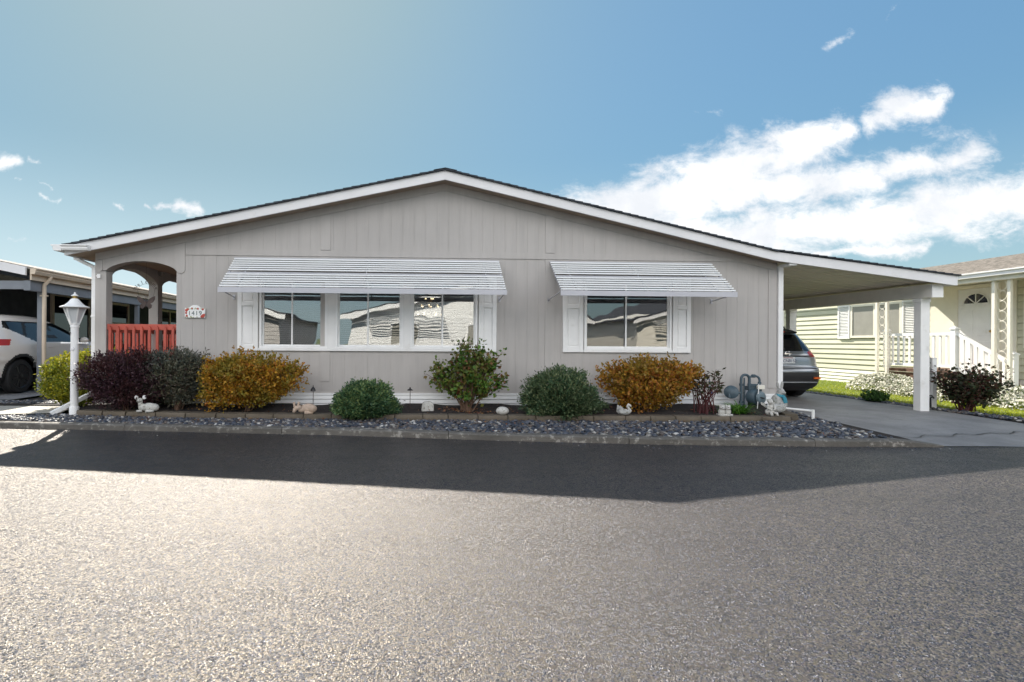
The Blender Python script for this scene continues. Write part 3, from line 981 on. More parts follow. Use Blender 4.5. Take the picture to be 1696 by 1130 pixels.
# ------------------------------------------------------------------ vehicles
def suv(name, loc, rz, label, paint, H=1.69, L=4.65, Wd=1.84, wheels=(0.96, 3.66), wr=0.36, style=0, plate=None):
    root = empty(name, loc, rz, label, 'car')
    k = H / 1.69; s = Wd / 1.84
    # z, y rear, y front, half width, exponent
    lv = [(.20, .30, 4.35, .80, 7), (.30, .10, 4.55, .87, 7), (.40, .03, 4.62, .905, 6.5), (.55, .0, 4.65, .915, 6.5), (.68, .0, 4.65, .92, 6.5),
          (.72, .02, 4.64, .92, 6.5), (.76, .085, 4.62, .918, 6.2), (.90, .095, 4.55, .915, 6), (1.00, .11, 4.42, .908, 5.6), (1.06, .14, 4.1, .895, 5.2),
          (1.10, .175, 3.62, .882, 5), (1.16, .22, 3.35, .86, 5), (1.30, .33, 2.98, .805, 5), (1.43, .45, 2.62, .755, 5), (1.53, .55, 2.33, .71, 5),
          (1.59, .62, 2.15, .67, 4.6), (1.64, .74, 1.98, .60, 4), (1.67, .92, 1.82, .50, 3.4), (1.685, 1.15, 1.62, .34, 3), (1.69, 1.3, 1.5, .12, 2.4)]
    A = np.array(lv)
    zs = np.unique(np.concatenate([np.linspace(.20, 1.60, 96), np.linspace(1.6, 1.69, 22)]))
    def sm(c):
        v = np.interp(zs, A[:, 0], A[:, c])
        for _ in range(3): v[1:-1] = v[1:-1] * .5 + (v[:-2] + v[2:]) * .25
        return v
    yr, yf, hw, ex = sm(1), sm(2), sm(3), sm(4)
    yr = yr * (1.0); yf = yf * (L / 4.65)
    nT = 300
    th = np.linspace(0, 2 * np.pi, nT, endpoint=False)
    V = np.zeros((len(zs), nT, 3))
    for i in range(len(zs)):
        e = 2.0 / ex[i]
        c_, s_ = np.cos(th), np.sin(th)
        V[i, :, 0] = hw[i] * np.sign(c_) * np.abs(c_) ** e
        V[i, :, 1] = (yr[i] + yf[i]) / 2 + (yf[i] - yr[i]) / 2 * np.sign(s_) * np.abs(s_) ** e
        V[i, :, 2] = zs[i]
    # haunch over the rear wheel and a soft crease along the side
    sd = np.exp(-((V[:, :, 1] - wheels[0]) / .55) ** 2 - ((V[:, :, 2] - .80) / .20) ** 2) * .03
    sd += np.exp(-((V[:, :, 1] - wheels[1]) / .5) ** 2 - ((V[:, :, 2] - .80) / .2) ** 2) * .02
    sd -= np.exp(-((V[:, :, 2] - .62) / .08) ** 2) * .018 * (np.abs(V[:, :, 0]) > .7)
    V[:, :, 0] += np.sign(V[:, :, 0]) * sd * (np.abs(V[:, :, 0]) > .6)
    q = [(i * nT + j, i * nT + (j + 1) % nT, (i + 1) * nT + (j + 1) % nT, (i + 1) * nT + j) for i in range(len(zs) - 1) for j in range(nT)]
    q = np.array(q)
    P = V.reshape(-1, 3)
    C = P[q].mean(1)
    x, y, z = np.abs(C[:, 0]), C[:, 1], C[:, 2]
    side = x > .58
    wheelhole = np.zeros(len(C), bool); lip = np.zeros(len(C), bool)
    for yw in wheels:
        d2 = (y - yw) ** 2 + (z - .35) ** 2
        wheelhole |= side & (d2 < (wr + .055) ** 2) & (x > .66)
        lip |= side & (d2 < (wr + .115) ** 2) & (x > .66)
    yrz = np.interp(z, zs, yr)
    rear = (y < yrz + .22) & (y < 1.4)
    glass_r = (y < yrz + .12) & (x < .62 - (z - 1.12) * .22) & (z > 1.12) & (z < 1.50) & (y < 1.2)
    bel = 1.085 + .03 * np.clip((1.6 - y) / 1.2, 0, 1)
    ytop_r = 0.95 - style * .40 + (z - 1.1) * 1.2 * (0.35 if style else .25)
    ytop_f = 3.30 - (z - 1.08) * 2.05
    glass_s = (x > .45) & (z > bel) & (z < 1.52) & (y > ytop_r) & (y < ytop_f) & ~glass_r
    if style:                                       # the window line kicks up to a point at the rear
        glass_s &= (z > 1.08 + .30 * np.clip((1.45 - y) / .75, 0, 1))
    pillars = glass_s & ((np.abs(y - 1.98) < .045) | (np.abs(y - 1.12 - (z - 1.1) * .3) < .03 + .02 * style))
    glass_s &= ~pillars
    ws = (z > 1.12) & (z < 1.56) & (y > np.interp(z, zs, yf) - .5) & (x < .78 - (z - 1.1) * .3) & (y > 2.2)
    tl = (z > .965 + .05 * np.clip(y / .5, 0, 1)) & (z < 1.145 - .05 * np.clip((.72 - x) / .2, 0, 1)) & (y < yrz + .55) & (x > .52) & (y < .8) & ~glass_s & ~glass_r
    lens = tl & (z > 1.015) & (z < 1.06) & (x > .68) & (x < .80) & (style == 0)
    clad = (z < .66) & rear & (z < .64) | (z < .36) | lip
    strip = rear & (z > .36) & (z < .44) & (x < .55)
    cat = np.full(len(C), 0)
    cat[clad] = 3; cat[glass_s] = 1; cat[glass_r] = 2; cat[ws] = 4; cat[tl] = 5; cat[lens] = 6; cat[pillars] = 7
    cat[wheelhole] = -1
    # smooth normals once for the whole shell so the joints do not show
    names = {0: ('body', paint), 1: ('side_window', M['carglass']), 2: ('rear_window', M['carglass']), 3: ('cladding', M['cladding']),
             4: ('windscreen', M['carglass']), 5: ('tail_light', M['taillight']), 6: ('light_lens', M['lens']), 7: ('window_pillar', M['cladding'])}
    for cid, (nm, mt) in names.items():
        groups = [np.where(cat == cid)[0]]
        if cid == 7: groups = [np.where((cat == 7) & (C[:, 0] * sg > 0) & ((y > 1.6) == fw))[0] for sg in (-1, 1) for fw in (True, False)]
        if cid in (1, 5, 6): groups = [np.where((cat == cid) & (C[:, 0] < 0))[0], np.where((cat == cid) & (C[:, 0] >= 0))[0]]
        for fi in groups:
            if len(fi) == 0: continue
            used, inv = np.unique(q[fi].ravel(), return_inverse=True)
            pts = P[used].copy()
            pts[:, 0] *= s; pts[:, 2] *= k
            me = bpy.data.meshes.new(nm)
            me.from_pydata(pts.tolist(), [], inv.reshape(-1, 4).tolist())
            me.shade_smooth(); me.materials.append(mt)
            o = bpy.data.objects.new(nm, me); col.objects.link(o); o.parent = root
    MB().box(-.68, .68, .22, L - .3, .24, .95).build('underbody', M['cladding'], root)
    # wheels
    for yw in wheels:
        for sx in (-1, 1):
            Mx = rot(0, R(90) * sx, 0)
            c = (sx * (Wd / 2 - .135), yw, wr)
            ty = MB().lathe([(wr * .66, -.11), (wr * .93, -.115), (wr * .995, -.085), (wr, -.03), (wr, .03), (wr * .995, .085), (wr * .93, .115), (wr * .70, .118), (wr * .66, .10)], 40, c, Mx)
            t = ty.build('wheel', M['rubber'], root, auto=40)
            rm = MB()
            rm.lathe([(wr * .30, .02), (wr * .66, .02), (wr * .66, .10), (wr * .69, .108), (wr * .69, .112), (wr * .62, .09), (wr * .60, .03)], 40, c, Mx)
            for a in range(10):
                an = a * math.pi / 5 + (.08 if a % 2 else -.08)
                p0 = Vector(c) + Mx @ Vector((math.cos(an) * .05, math.sin(an) * .05, .085))
                p1 = Vector(c) + Mx @ Vector((math.cos(an) * wr * .65, math.sin(an) * wr * .65, .098))
                rm.bar(p0, p1, .028, .03)
            rm.lathe([(0.001, .07), (.07, .07), (.065, .105), (.03, .11), (.001, .11)], 20, c, Mx)
            rm.build('rim', M['rim'], t, auto=30)
    # spoiler over the rear window, plate, badge, bumper details
    sp = MB()
    sp.prism([(.40, 1.555 * k), (.44, 1.52 * k), (.80, 1.545 * k), (1.0, 1.655 * k), (.80, 1.648 * k), (.55, 1.60 * k)], -.47 * s, .47 * s, 'x')
    sp.build('spoiler', paint if style else M['cladding'], root, bevel=.012)
    MB().box(-.16, .16, .385, .43, 1.548 * k, 1.575 * k).build('brake_light', M['taillight'], root)
    if plate:
        pl = MB().box(-.153, .153, .060, .085, .835 * k, .985 * k).build('licence_plate', M['plate'], root, bevel=.004)
        MT = Matrix.Translation((0, .058, .893 * k)) @ Matrix.Rotation(R(90), 4, 'X')
        text_mesh('plate_number', plate, .088, M['ink'], pl, MT, .001)
        text_mesh('plate_state', 'WASHINGTON', .030, M['taillight'], pl, Matrix.Translation((0, .058, .962 * k)) @ Matrix.Rotation(R(90), 4, 'X'), .001)
        bd = MB()
        ring = [(.055 * math.cos(a * math.pi / 12), .083 , 1.055 * k + .05 * math.sin(a * math.pi / 12)) for a in range(25)]
        bd.tube(ring, .008, 8)
        bd.box(-.075, .075, .070, .088, 1.046 * k, 1.064 * k)
        bd.build('badge', M['chrome'], root)
        MB().box(-.55, .55, .068, .10, .998 * k, 1.018 * k).build('tailgate_trim', M['cladding'], root)
        cr = MB(); cr.box(-.60, .60, -.012, .03, .40 * k, .425 * k); cr.box(-.66, .66, .03, .08, .735 * k, .75 * k)
        cr.build('bumper_trim', M['chrome'] if False else M['cargrey'], root, bevel=.004)
        wp = MB(); wp.bar((.02, .235, 1.15 * k), (-.42, .27, 1.19 * k), .02, .012); wp.ball((.02, .235, 1.15 * k), .03)
        wp.build('wiper', M['cladding'], root)
    for sx in (-1, 1):
        MB().box(sx * .60 - .07, sx * .60 + .07, -.012 if plate else .01, .08, .49 * k, .53 * k).build('reflector', M['orange'] if plate else M['taillight'], root)
    rl = MB()
    if style == 0:
        for sx in (-1, 1): MB().tube([(sx * .58, .95, 1.655 * k), (sx * .60, 1.05, 1.71 * k), (sx * .60, 2.0, 1.715 * k), (sx * .58, 2.1, 1.66 * k)], .015, 8).build('roof_rail', M['cladding'], root)
    hd = MB()
    for sx in (-1, 1):
        for yy_ in (1.75, 2.75): MB().bar((sx * (.895 * s + .012), yy_, .97 * k), (sx * (.895 * s + .012), yy_ + .2, .975 * k), .025, .03).build('door_handle', paint, root, bevel=.005)
    mr = MB()
    for sx in (-1, 1): MB().ball((sx * 1.0 * s, 2.95, 1.13 * k), (.11, .07, .085)).build('mirror', paint, root, smooth=True)
    return root


suv('parked_car', W(7.75, 1.62, 0.285), PSI, 'dark grey hatchback SUV parked under the carport, seen from behind', M['cargrey'], H=1.62, plate='CCN8152')
suv('parked_car', W(-9.98, 1.62, 0.322), PSI, 'pearl white SUV with black wheels under the carport at the far left', M['carwhite'], H=1.76, L=4.88, Wd=1.9, style=1, wr=.375)

# ------------------------------------------------------------------ things standing round the house
# lamp post
lp = hthing('lamp_post', -5.92, -0.50, 0.235, 'white lamp post with a four-sided lantern standing at the kerb', 'lamp post')
mb = MB()
mb.lathe([(.070, 0), (.070, .17), (.064, .18), (.056, .185), (.056, 1.47), (.064, 1.472), (.064, 1.50), (.058, 1.512), (.020, 1.515)], 24)
po = mb.build('post', M['white'], lp, auto=35)
b_ = MB().tube([(-.20, 0, 1.215), (.20, 0, 1.215)], .011, 10); b_.ball((-.205, 0, 1.215), .016); b_.ball((.205, 0, 1.215), .018)
b_.build('ladder_bar', M['white'], po, smooth=True)
MB().lathe([(.001, 0), (.035, 0), (.03, .012), (.001, .016)], 16, (0, -.052, 1.12), rot(R(90))).build('access_cover', M['fascia'], po)
MB().ball((-.045, -.052, 1.385), .014).build('light_sensor', M['black'], po)
ln = MB()
fz0, fz1 = 1.515, 1.79
r0, r1 = .060, .155
for k_ in range(6):
    a = math.pi / 3 * k_ + .35
    ln.bar((r0 * math.cos(a), r0 * math.sin(a), fz0), (r1 * math.cos(a), r1 * math.sin(a), fz1), .016, .016)
ln.lathe([(.02, fz0 - .005), (.066, fz0 - .005), (.070, fz0 + .03), (.02, fz0 + .03)], 6)
lf = ln.build('lantern', M['white'], lp)
gl = MB()
ang = [math.pi / 3 * k_ + .35 for k_ in range(6)]
vs = [(r0 * .93 * math.cos(a), r0 * .93 * math.sin(a), fz0 + .02) for a in ang] + [(r1 * .95 * math.cos(a), r1 * .95 * math.sin(a), fz1) for a in ang]
gl.add(vs, [(i, (i + 1) % 6, 6 + (i + 1) % 6, 6 + i) for i in range(6)])
gl.build('glass_panel', M['milk'], lf)
MB().lathe([(.01, fz1 + .005), (.205, fz1 + .003), (.212, fz1 + .012), (.200, fz1 + .022), (.14, fz1 + .045), (.095, fz1 + .09), (.058, fz1 + .14), (.040, fz1 + .155), (.002, fz1 + .156)], 24).build('lantern_roof', M['white'], lf, auto=40)
fn = MB().lathe([(.03, fz1 + .155), (.034, fz1 + .195), (.002, fz1 + .197)], 14).build('finial_collar', M['brass'], lf, auto=40)
MB().lathe([(.052, fz1 + .197), (.050, fz1 + .207), (.022, fz1 + .225), (.012, fz1 + .24), (.014, fz1 + .25), (.002, fz1 + .262)], 18).build('finial', M['white'], lf, auto=40)

# red porch railing
rl = hthing('porch_railing', -5.1, 0.10, 0.88, 'red painted wooden railing across the porch arch', 'railing')
mb = MB(); mb.box(-.612, .58, -.075, -.035, .80, .905); mb.box(-.612, .58, -.034, .03, .86, .90)
mb.build('top_rail', M['red'], rl, bevel=.006)
MB().box(-.612, .58, -.03, .01, .08, .17).build('bottom_rail', M['red'], rl, bevel=.005)
for i in range(9):
    x = -.545 + i * .134
    b_ = MB()
    b_.box(x - .022, x + .022, -.034 - .040, -.034 - .002, .0, .799)
    b_.prism([(x - .022, .84), (x + .022, .84), (x + .0, .80 + .075)], -.090, -.0755)
    b_ = MB().box(x - .022, x + .022, -.112, -.0755, -.02, .835)
    b_.prism([(x - .022, .8351), (x + .022, .8351), (x, .868)], -.112, -.0755)
    b_.build('baluster', M['red'], rl, bevel=.003)
# side railing along the left of the porch
for j, (wa, wb) in enumerate(((0.19, 1.80), (1.99, 3.60))):
    sr = hthing('porch_railing', -5.81, (wa + wb) / 2, 0.88, ['red painted railing along the open left side of the porch, nearer bay', 'red painted railing along the open left side of the porch, farther bay'][j], 'railing', 'red side railings of the porch')
    h_ = (wb - wa) / 2 - .003
    mb = MB(); mb.box(-.03, .03, -h_, h_, .85, .90); mb.box(-.02, .02, -h_, h_, .76, .849); mb.build('top_rail', M['red'], sr)
    for i in range(11):
        yv = -h_ + .09 + i * (2 * h_ - .18) / 10
        MB().box(-.055, -.021, yv - .02, yv + .02, -.02, .83).build('baluster', M['red'], sr)

# hanging butterfly with the word above it
bf = hthing('welcome_sign', -5.05, 0.03, 2.16, 'rusty metal butterfly hanging in the porch arch under an arc of letters', 'hanging sign')
def wing(sx):
    w1 = [(.01, .02), (.05, .075), (.11, .115), (.155, .125), (.150, .07), (.12, .02), (.075, -.005), (.10, -.03), (.095, -.075), (.06, -.10), (.03, -.07), (.01, -.03)]
    p = [(sx * x_, z_ - .01) for x_, z_ in w1]
    return p if sx > 0 else p[::-1]
mb = MB(); mb.prism(wing(1), -.003, .003); mb.prism(wing(-1), -.003, .003)
mb.build('wing', M['rust'], bf)
mb = MB(); mb.tube([(0, -.004, .09), (0, -.004, .03), (0, -.004, -.09)], [.006, .012, .005], 8)
mb.tube([(0, -.004, .09), (-.04, -.004, .14)], .002, 5); mb.tube([(0, -.004, .09), (.04, -.004, .14)], .002, 5)
mb.build('body', M['rust'], bf)
mb = MB()
arcp = [(.145 * math.cos(a), 0, .20 + .13 * math.sin(a)) for a in [math.pi * i / 16 for i in range(17)]]
mb.tube(arcp, .0028, 6); mb.tube([(0, 0, .33), (0, 0, .70)], .002, 5)
for sx in (-1, 1): mb.tube([(sx * .145, 0, .20), (sx * .12, 0, .10)], .002, 5)
mb.build('wire', M['rust'], bf)
for i, ch in enumerate('Welcome'):
    a = R(160 - i * 140 / 6)
    p = Vector((.185 * math.cos(a), 0, .20 + .165 * math.sin(a)))
    T = Matrix.Translation(p) @ Matrix.Rotation(-(a - math.pi / 2), 4, 'Y') @ Matrix.Rotation(R(90), 4, 'X')
    text_mesh('letter', ch, .085, M['rust'], bf, T, .002)

# house number plaque
hn = hthing('number_plaque', -4.185, -0.02, 1.99, 'white scalloped house number plaque 1419 with red flowers', 'house number')
out = [(-.175, -.088), (.175, -.088), (.175, .082), (.10, .085), (.065, .118), (.03, .132), (-.03, .132), (-.065, .118), (-.10, .085), (-.175, .082)]
pb = MB().prism(out, -.012, .006).build('plaque', M['white'], hn, bevel=.004)
text_mesh('numerals', '1419', .108, M['green_ink'], hn, Matrix.Translation((0, -.0135, -.012)) @ Matrix.Rotation(R(90), 4, 'X'), .001, spacing=1.15)
fl = MB()
for (x_, z_, r_) in ((-.145, .04, .026), (-.12, .06, .02), (-.15, -.005, .02), (-.05, .075, .016), (.05, .068, .018), (.135, .06, .02), (-.14, -.055, .02), (.14, -.055, .032), (.115, -.066, .022), (.158, -.035, .02)):
    fl.lathe([(.001, 0), (r_, 0), (r_ * .8, .003), (.001, .004)], 9, (x_, -.0125, z_), rot(R(90)))
fl.build('flower', M['flower_red'], hn)
fl = MB()
for i in range(24):
    x_ = random.uniform(-.165, .165); z_ = random.choice([random.uniform(-.085, -.062), random.uniform(.05, .078)])
    fl.lathe([(.001, 0), (.010, 0), (.001, .002)], 6, (x_, -.0122, z_), rot(R(90)))
fl.build('leaf', M['flower_green'], hn)

# edging blocks, one by one
def block(u0, u1, lab):
    uc = (u0 + u1) / 2; w0 = stone_w(uc)
    sl = (stone_w(u1) - stone_w(u0)) / (u1 - u0)
    e = hthing('edging_block', uc, w0 + .10, 0.23, lab, 'edging block', 'tan concrete blocks edging the planting bed', math.atan(sl))
    return e
proto_block = None
BL = "tan rough-faced concrete block in the row edging the planting bed"
def block_mesh(L, seed):
    r_ = random.Random(seed)
    nx, nz = 10, 4
    mb = MB()
    h = .125
    ring = []
    for iz in range(nz + 1):
        for ix in range(nx + 1):
            x_ = -L / 2 + L * ix / nx; z_ = h * iz / nz
            e = .012 * (1 if iz in (0, nz) else 0) + .012 * (1 if ix in (0, nx) else 0)
            ring.append((x_, -.10 + e + r_.uniform(-.008, .008), z_ + (r_.uniform(-.006, .003) if iz == nz else 0)))
    fs = [(iz * (nx + 1) + ix, iz * (nx + 1) + ix + 1, (iz + 1) * (nx + 1) + ix + 1, (iz + 1) * (nx + 1) + ix) for iz in range(nz) for ix in range(nx)]
    b0 = len(ring)
    bt = [(ring[nz * (nx + 1) + ix][0], .10, h + r_.uniform(-.004, .002)) for ix in range(nx + 1)]
    bb = [(ring[ix][0], .10, 0) for ix in range(nx + 1)]
    vs = ring + bt + bb
    fs += [(nz * (nx + 1) + ix, nz * (nx + 1) + ix + 1, b0 + ix + 1, b0 + ix) for ix in range(nx)]
    fs += [(b0 + ix, b0 + ix + 1, b0 + nx + 1 + ix + 1, b0 + nx + 1 + ix) for ix in range(nx)]
    for ix in (0, nx):
        cols_ = [iz * (nx + 1) + ix for iz in range(nz + 1)]
        f = cols_ + [b0 + ix, b0 + nx + 1 + ix]
        fs.append(tuple(f) if ix == nx else tuple(reversed(f)))
    return mb.add(vs, fs)
u = -5.85; i = 0
while u < 5.45:
    L = random.choice([.40, .44, .47, .50])
    e = block(u, u + L, BL)
    o = block_mesh(L - .012, i).build('block', M['block'], e, auto=50)
    u += L; i += 1
for j, w_ in enumerate((-0.98, -0.58, -0.20)):           # the row turns the corner towards the carport
    e = hthing('edging_block', 5.84 + j * .14, w_ + .12, 0.245, 'tan block in the short end row of the bed beside the carport drive', 'edging block', 'tan concrete blocks at the end of the bed', R(70))
    block_mesh(.37, 90 + j).build('block', M['block'], e, auto=50)

# pebbles: thousands, one stuff object
def pebbles(name, n, sampler, rmin, rmax):
    t = (1 + 5 ** .5) / 2
    ico = np.array([(-1, t, 0), (1, t, 0), (-1, -t, 0), (1, -t, 0), (0, -1, t), (0, 1, t), (0, -1, -t), (0, 1, -t), (t, 0, -1), (t, 0, 1), (-t, 0, -1), (-t, 0, 1)], float)
    ico /= np.linalg.norm(ico[0])
    F = [(0, 11, 5), (0, 5, 1), (0, 1, 7), (0, 7, 10), (0, 10, 11), (1, 5, 9), (5, 11, 4), (11, 10, 2), (10, 7, 6), (7, 1, 8), (3, 9, 4), (3, 4, 2), (3, 2, 6), (3, 6, 8), (3, 8, 9), (4, 9, 5), (2, 4, 11), (6, 2, 10), (8, 6, 7), (9, 8, 1)]
    vs = ico.tolist(); mid = {}; F2 = []
    def m_(a, b):
        k_ = (min(a, b), max(a, b))
        if k_ not in mid:
            v = np.array(vs[a]) + np.array(vs[b]); v /= np.linalg.norm(v); vs.append(v.tolist()); mid[k_] = len(vs) - 1
        return mid[k_]
    for a, b, c in F:
        ab, bc, ca = m_(a, b), m_(b, c), m_(c, a)
        F2 += [(a, ab, ca), (b, bc, ab), (c, ca, bc), (ab, bc, ca)]
    base = np.array(vs); F2 = np.array(F2)
    nv = len(base)
    pts = sampler(n); n = len(pts)
    r = rng.uniform(rmin, rmax, n) * rng.choice([.8, 1, 1.25], n)
    sc = np.stack([r * rng.uniform(.9, 1.45, n), r * rng.uniform(.75, 1.05, n), r * rng.uniform(.45, .75, n)], 1)
    az = rng.uniform(0, 6.28, n); tl = rng.normal(0, .25, n)
    B = base[None] * sc[:, None]
    B = B * (1 + rng.normal(0, .04, (n, nv, 1)))
    ca, sa, ct, st = np.cos(az)[:, None], np.sin(az)[:, None], np.cos(tl)[:, None], np.sin(tl)[:, None]
    x_, y_, z_ = B[..., 0], B[..., 1], B[..., 2]
    x2 = x_ * ct + z_ * st; z2 = -x_ * st + z_ * ct
    V = np.stack([x2 * ca - y_ * sa, x2 * sa + y_ * ca, z2], -1) + pts[:, None]
    FF = (F2[None] + (np.arange(n) * nv)[:, None, None]).reshape(-1)
    me = bpy.data.meshes.new(name)
    me.vertices.add(n * nv); me.vertices.foreach_set('co', V.reshape(-1))
    nf = n * len(F2)
    me.loops.add(nf * 3); me.loops.foreach_set('vertex_index', FF)
    me.polygons.add(nf); me.polygons.foreach_set('loop_start', np.arange(nf) * 3); me.polygons.foreach_set('loop_total', np.full(nf, 3))
    me.update(); me.shade_smooth()
    me.materials.append(M['pebble'])
    o = bpy.data.objects.new(name, me); col.objects.link(o)
    o['kind'] = 'stuff'
    return o

def bed_sampler(n):
    out = []
    while len(out) < n:
        u_ = random.uniform(-6.5, 6.6); t_ = random.uniform(-.02, 1.02)
        if u_ < 6.15:
            x_, y_, z_ = gxy(u_, t_)
        else:                                   # wedge between the kerb end and the drive
            x_ = random.uniform(5.7, 6.45); y_ = random.uniform(7.9, 9.1)
            if (x_ - 5.72) < (y_ - 7.95) * .36: continue
            z_ = float(np.interp(y_, [6.9, 8.2, 9], [.225, .26, .28]))
        lim = float(np.interp(y_, [6.9, 7.05, 7.6, 8.2, 9.0], [6.24, 6.28, 6.33, 6.38, 6.42]))
        if x_ > lim: continue
        w_ = 1 if u_ > -1 else .75
        out.append((x_, y_, z_ + random.uniform(-.004, .026)))
    return np.array(out)
pebbles('river_pebbles', 9500, bed_sampler, .019, .030)
def left_sampler(n):
    out = []
    while len(out) < n:
        x_ = random.uniform(-11, -5.75); y0 = kerb_y(x_) + .15; y1 = float(np.interp(x_, [-30, -7.5, -6.25, -5.85], [8.77, 8.22, 8.58, 8.62]))
        out.append((x_, random.uniform(y0, y1), .25 + random.uniform(-.005, .015)))
    for _ in range(n // 2): out.append((random.uniform(-10, -6.2), random.uniform(9.65, 10.05), .30 + random.uniform(-.005, .012)))
    return np.array(out)
pebbles('pale_pebbles', 2600, left_sampler, .016, .026)
def border_sampler(n):
    out = []
    while len(out) < n:
        y_ = random.uniform(7.2, 14); a = float(np.interp(y_, [7.2, 8.2, 14], [10.2, 9.52, 9.40])); b = float(np.interp(y_, [7.2, 8.2, 9, 14], [11.0, 10.1, 9.85, 9.62]))
        out.append((random.uniform(a, b), y_, .275 + random.uniform(-.005, .015)))
    return np.array(out)
pebbles('border_pebbles', 1500, border_sampler, .016, .03)

def grit_sampler(n):
    x_ = rng.uniform(-9, 7, n); y_ = np.array([kerb_y(a) for a in x_]) - np.abs(rng.normal(0, .16, n)) - .01
    return np.stack([x_, y_, np.full(n, ROAD_Z + .002)], 1)
pebbles('road_grit', 260, grit_sampler, .004, .011)

# stake lights in the bed
for j, (px_u, w_) in enumerate(((-2.06, -.42), (-.43, -.42))):
    s_ = hthing('path_light', px_u, w_, 0.36, ['dark bell-shaped path light on a thin stake, right of the left golden bush', 'dark disc-shaped path light on a thin stake, right of the low round bush'][j], 'path light', 'stake lights in the bed')
    MB().tube([(0, 0, 0), (0.003, 0, .33)], .0055, 8).build('stake', M['rust'], s_)
    pr = [(.006, .30), (.045, .305), (.040, .335), (.020, .365), (.008, .375), (.006, .405), (.001, .407)] if j == 0 else [(.006, .315), (.048, .320), (.046, .332), (.018, .348), (.010, .375), (.001, .378)]
    MB().lathe(pr, 18).build('lamp_head', M['black'], s_, auto=40)

# ---- figurines
def fawn_body(mb, s=1.0):
    pass
f1 = hthing('fawn_figurine', -4.66, -0.70, 0.353, 'white fawn figurine with round ears lying on the edging blocks', 'figurine')
mb = MB()
mb.ball((.05, 0, .075), (.125, .065, .070)); mb.ball((.12, .01, .07), (.07, .065, .062)); mb.ball((-.05, -.01, .075), (.07, .055, .06))
mb.tube([(-.07, -.01, .08), (-.09, -.015, .14), (-.085, -.02, .18)], [.045, .034, .03], 12)
mb.ball((-.088, -.035, .192), (.040, .050, .036)); mb.ball((-.090, -.078, .178), (.022, .03, .02))
mb.tube([(-.05, -.04, .02), (-.13, -.05, .018)], [.022, .016], 10); mb.tube([(.02, -.06, .02), (.14, -.055, .02)], [.026, .018], 10)
mb.build('body', M['statue'], f1, smooth=True)
for sx in (-1, 1):
    MB().ball((-.088 + sx * .062, -.02, .235), (.032, .014, .034)).build('ear', M['white'], f1, smooth=True)
mb = MB(); mb.ball((-.104, -.078, .20), .007); mb.ball((-.074, -.078, .20), .007); mb.ball((-.09, -.106, .180), .008)
mb.build('face', M['black'], f1)

f2 = hthing('fawn_figurine', -2.08, -0.92, 0.353, 'tan fawn figurine curled up with its head down beside the golden bush', 'figurine')
mb = MB()
mb.ball((.05, 0, .082), (.135, .075, .082)); mb.ball((-.05, -.02, .07), (.07, .05, .05)); mb.tube([(-.06, -.03, .10), (-.13, -.05, .10), (-.165, -.06, .065)], [.04, .038, .03], 12)
mb.tube([(-.150, -.06, .085), (-.172, -.075, .03)], [.036, .018], 12); mb.tube([(.0, -.07, .028), (.13, -.06, .022)], [.028, .02], 10)
mb.build('body', M['statue_tan'], f2, smooth=True)
for dx, dz in ((-.165, .15), (-.10, .155)):
    MB().obox((dx, -.05, dz), (.036, .012, .085), rot(0, R(12 if dx > -.13 else -8), 0)).build('ear', M['statue_tan'], f2, bevel=.006)

r1_ = hthing('garden_stone', -0.135, -0.55, 0.36, 'white square weathered stone block on the dark soil', 'stone')
mb = MB(); mb.prism([(-.105, -.02), (.105, -.02), (.10, .10), (.075, .135), (.03, .15), (-.06, .148), (-.09, .11)], -.07, .07)
mb.build('stone', M['statue'], r1_, bevel=.02, auto=60)
r2_ = hthing('garden_stone', 1.05, -0.98, 0.35, 'smooth rounded white stone lying on the edging blocks', 'stone')
MB().ball((0, 0, .06), (.105, .08, .068), jit=.02).build('stone', M['statue'], r2_, smooth=True)

sw = hthing('swan_figurine', 2.98, -1.08, 0.355, 'grey swan planter with a white head under the golden bush', 'figurine')
mb = MB(); mb.ball((0, 0, .05), (.105, .06, .052)); mb.prism([(-.10, .04), (-.02, .03), (.05, .05), (-.03, .12), (-.085, .165)], -.065, -.045); mb.prism([(-.10, .04), (-.02, .03), (.05, .05), (-.03, .12), (-.085, .165)], .045, .065)
mb.build('body', M['statue_grey'], sw, bevel=.008, auto=50)
MB().tube([(.075, 0, .04), (.105, 0, .075), (.075, 0, .115), (.055, 0, .145), (.075, 0, .168), (.105, 0, .150), (.120, 0, .13)], [.030, .024, .020, .018, .022, .020, .007], 12).build('neck', M['statue'], sw, smooth=True)

tw = hthing('stone_ornament', 4.60, -1.12, 0.352, 'white stone ornament of two huddled heads left of the spiky green clump', 'figurine')
mb = MB(); mb.box(-.10, .10, -.06, .06, 0, .03)
for sx in (-1, 1):
    mb.ball((sx * .048, 0, .065), (.052, .05, .06)); mb.ball((sx * .045, -.015, .128), (.044, .042, .042)); mb.ball((sx * .045, -.055, .118), (.022, .018, .016))
    mb.ball((sx * .076, -.01, .145), (.014, .012, .03)); mb.ball((sx * .018, -.01, .158), (.013, .012, .022))
mb.build('body', M['statue'], tw, smooth=True)
mb = MB()
for sx in (-1, 1):
    for e in (-.016, .016): mb.ball((sx * .045 + e, -.055, .138), .0065)
    mb.ball((sx * .045, -.074, .121), .007)
mb.build('face', M['black'], tw)

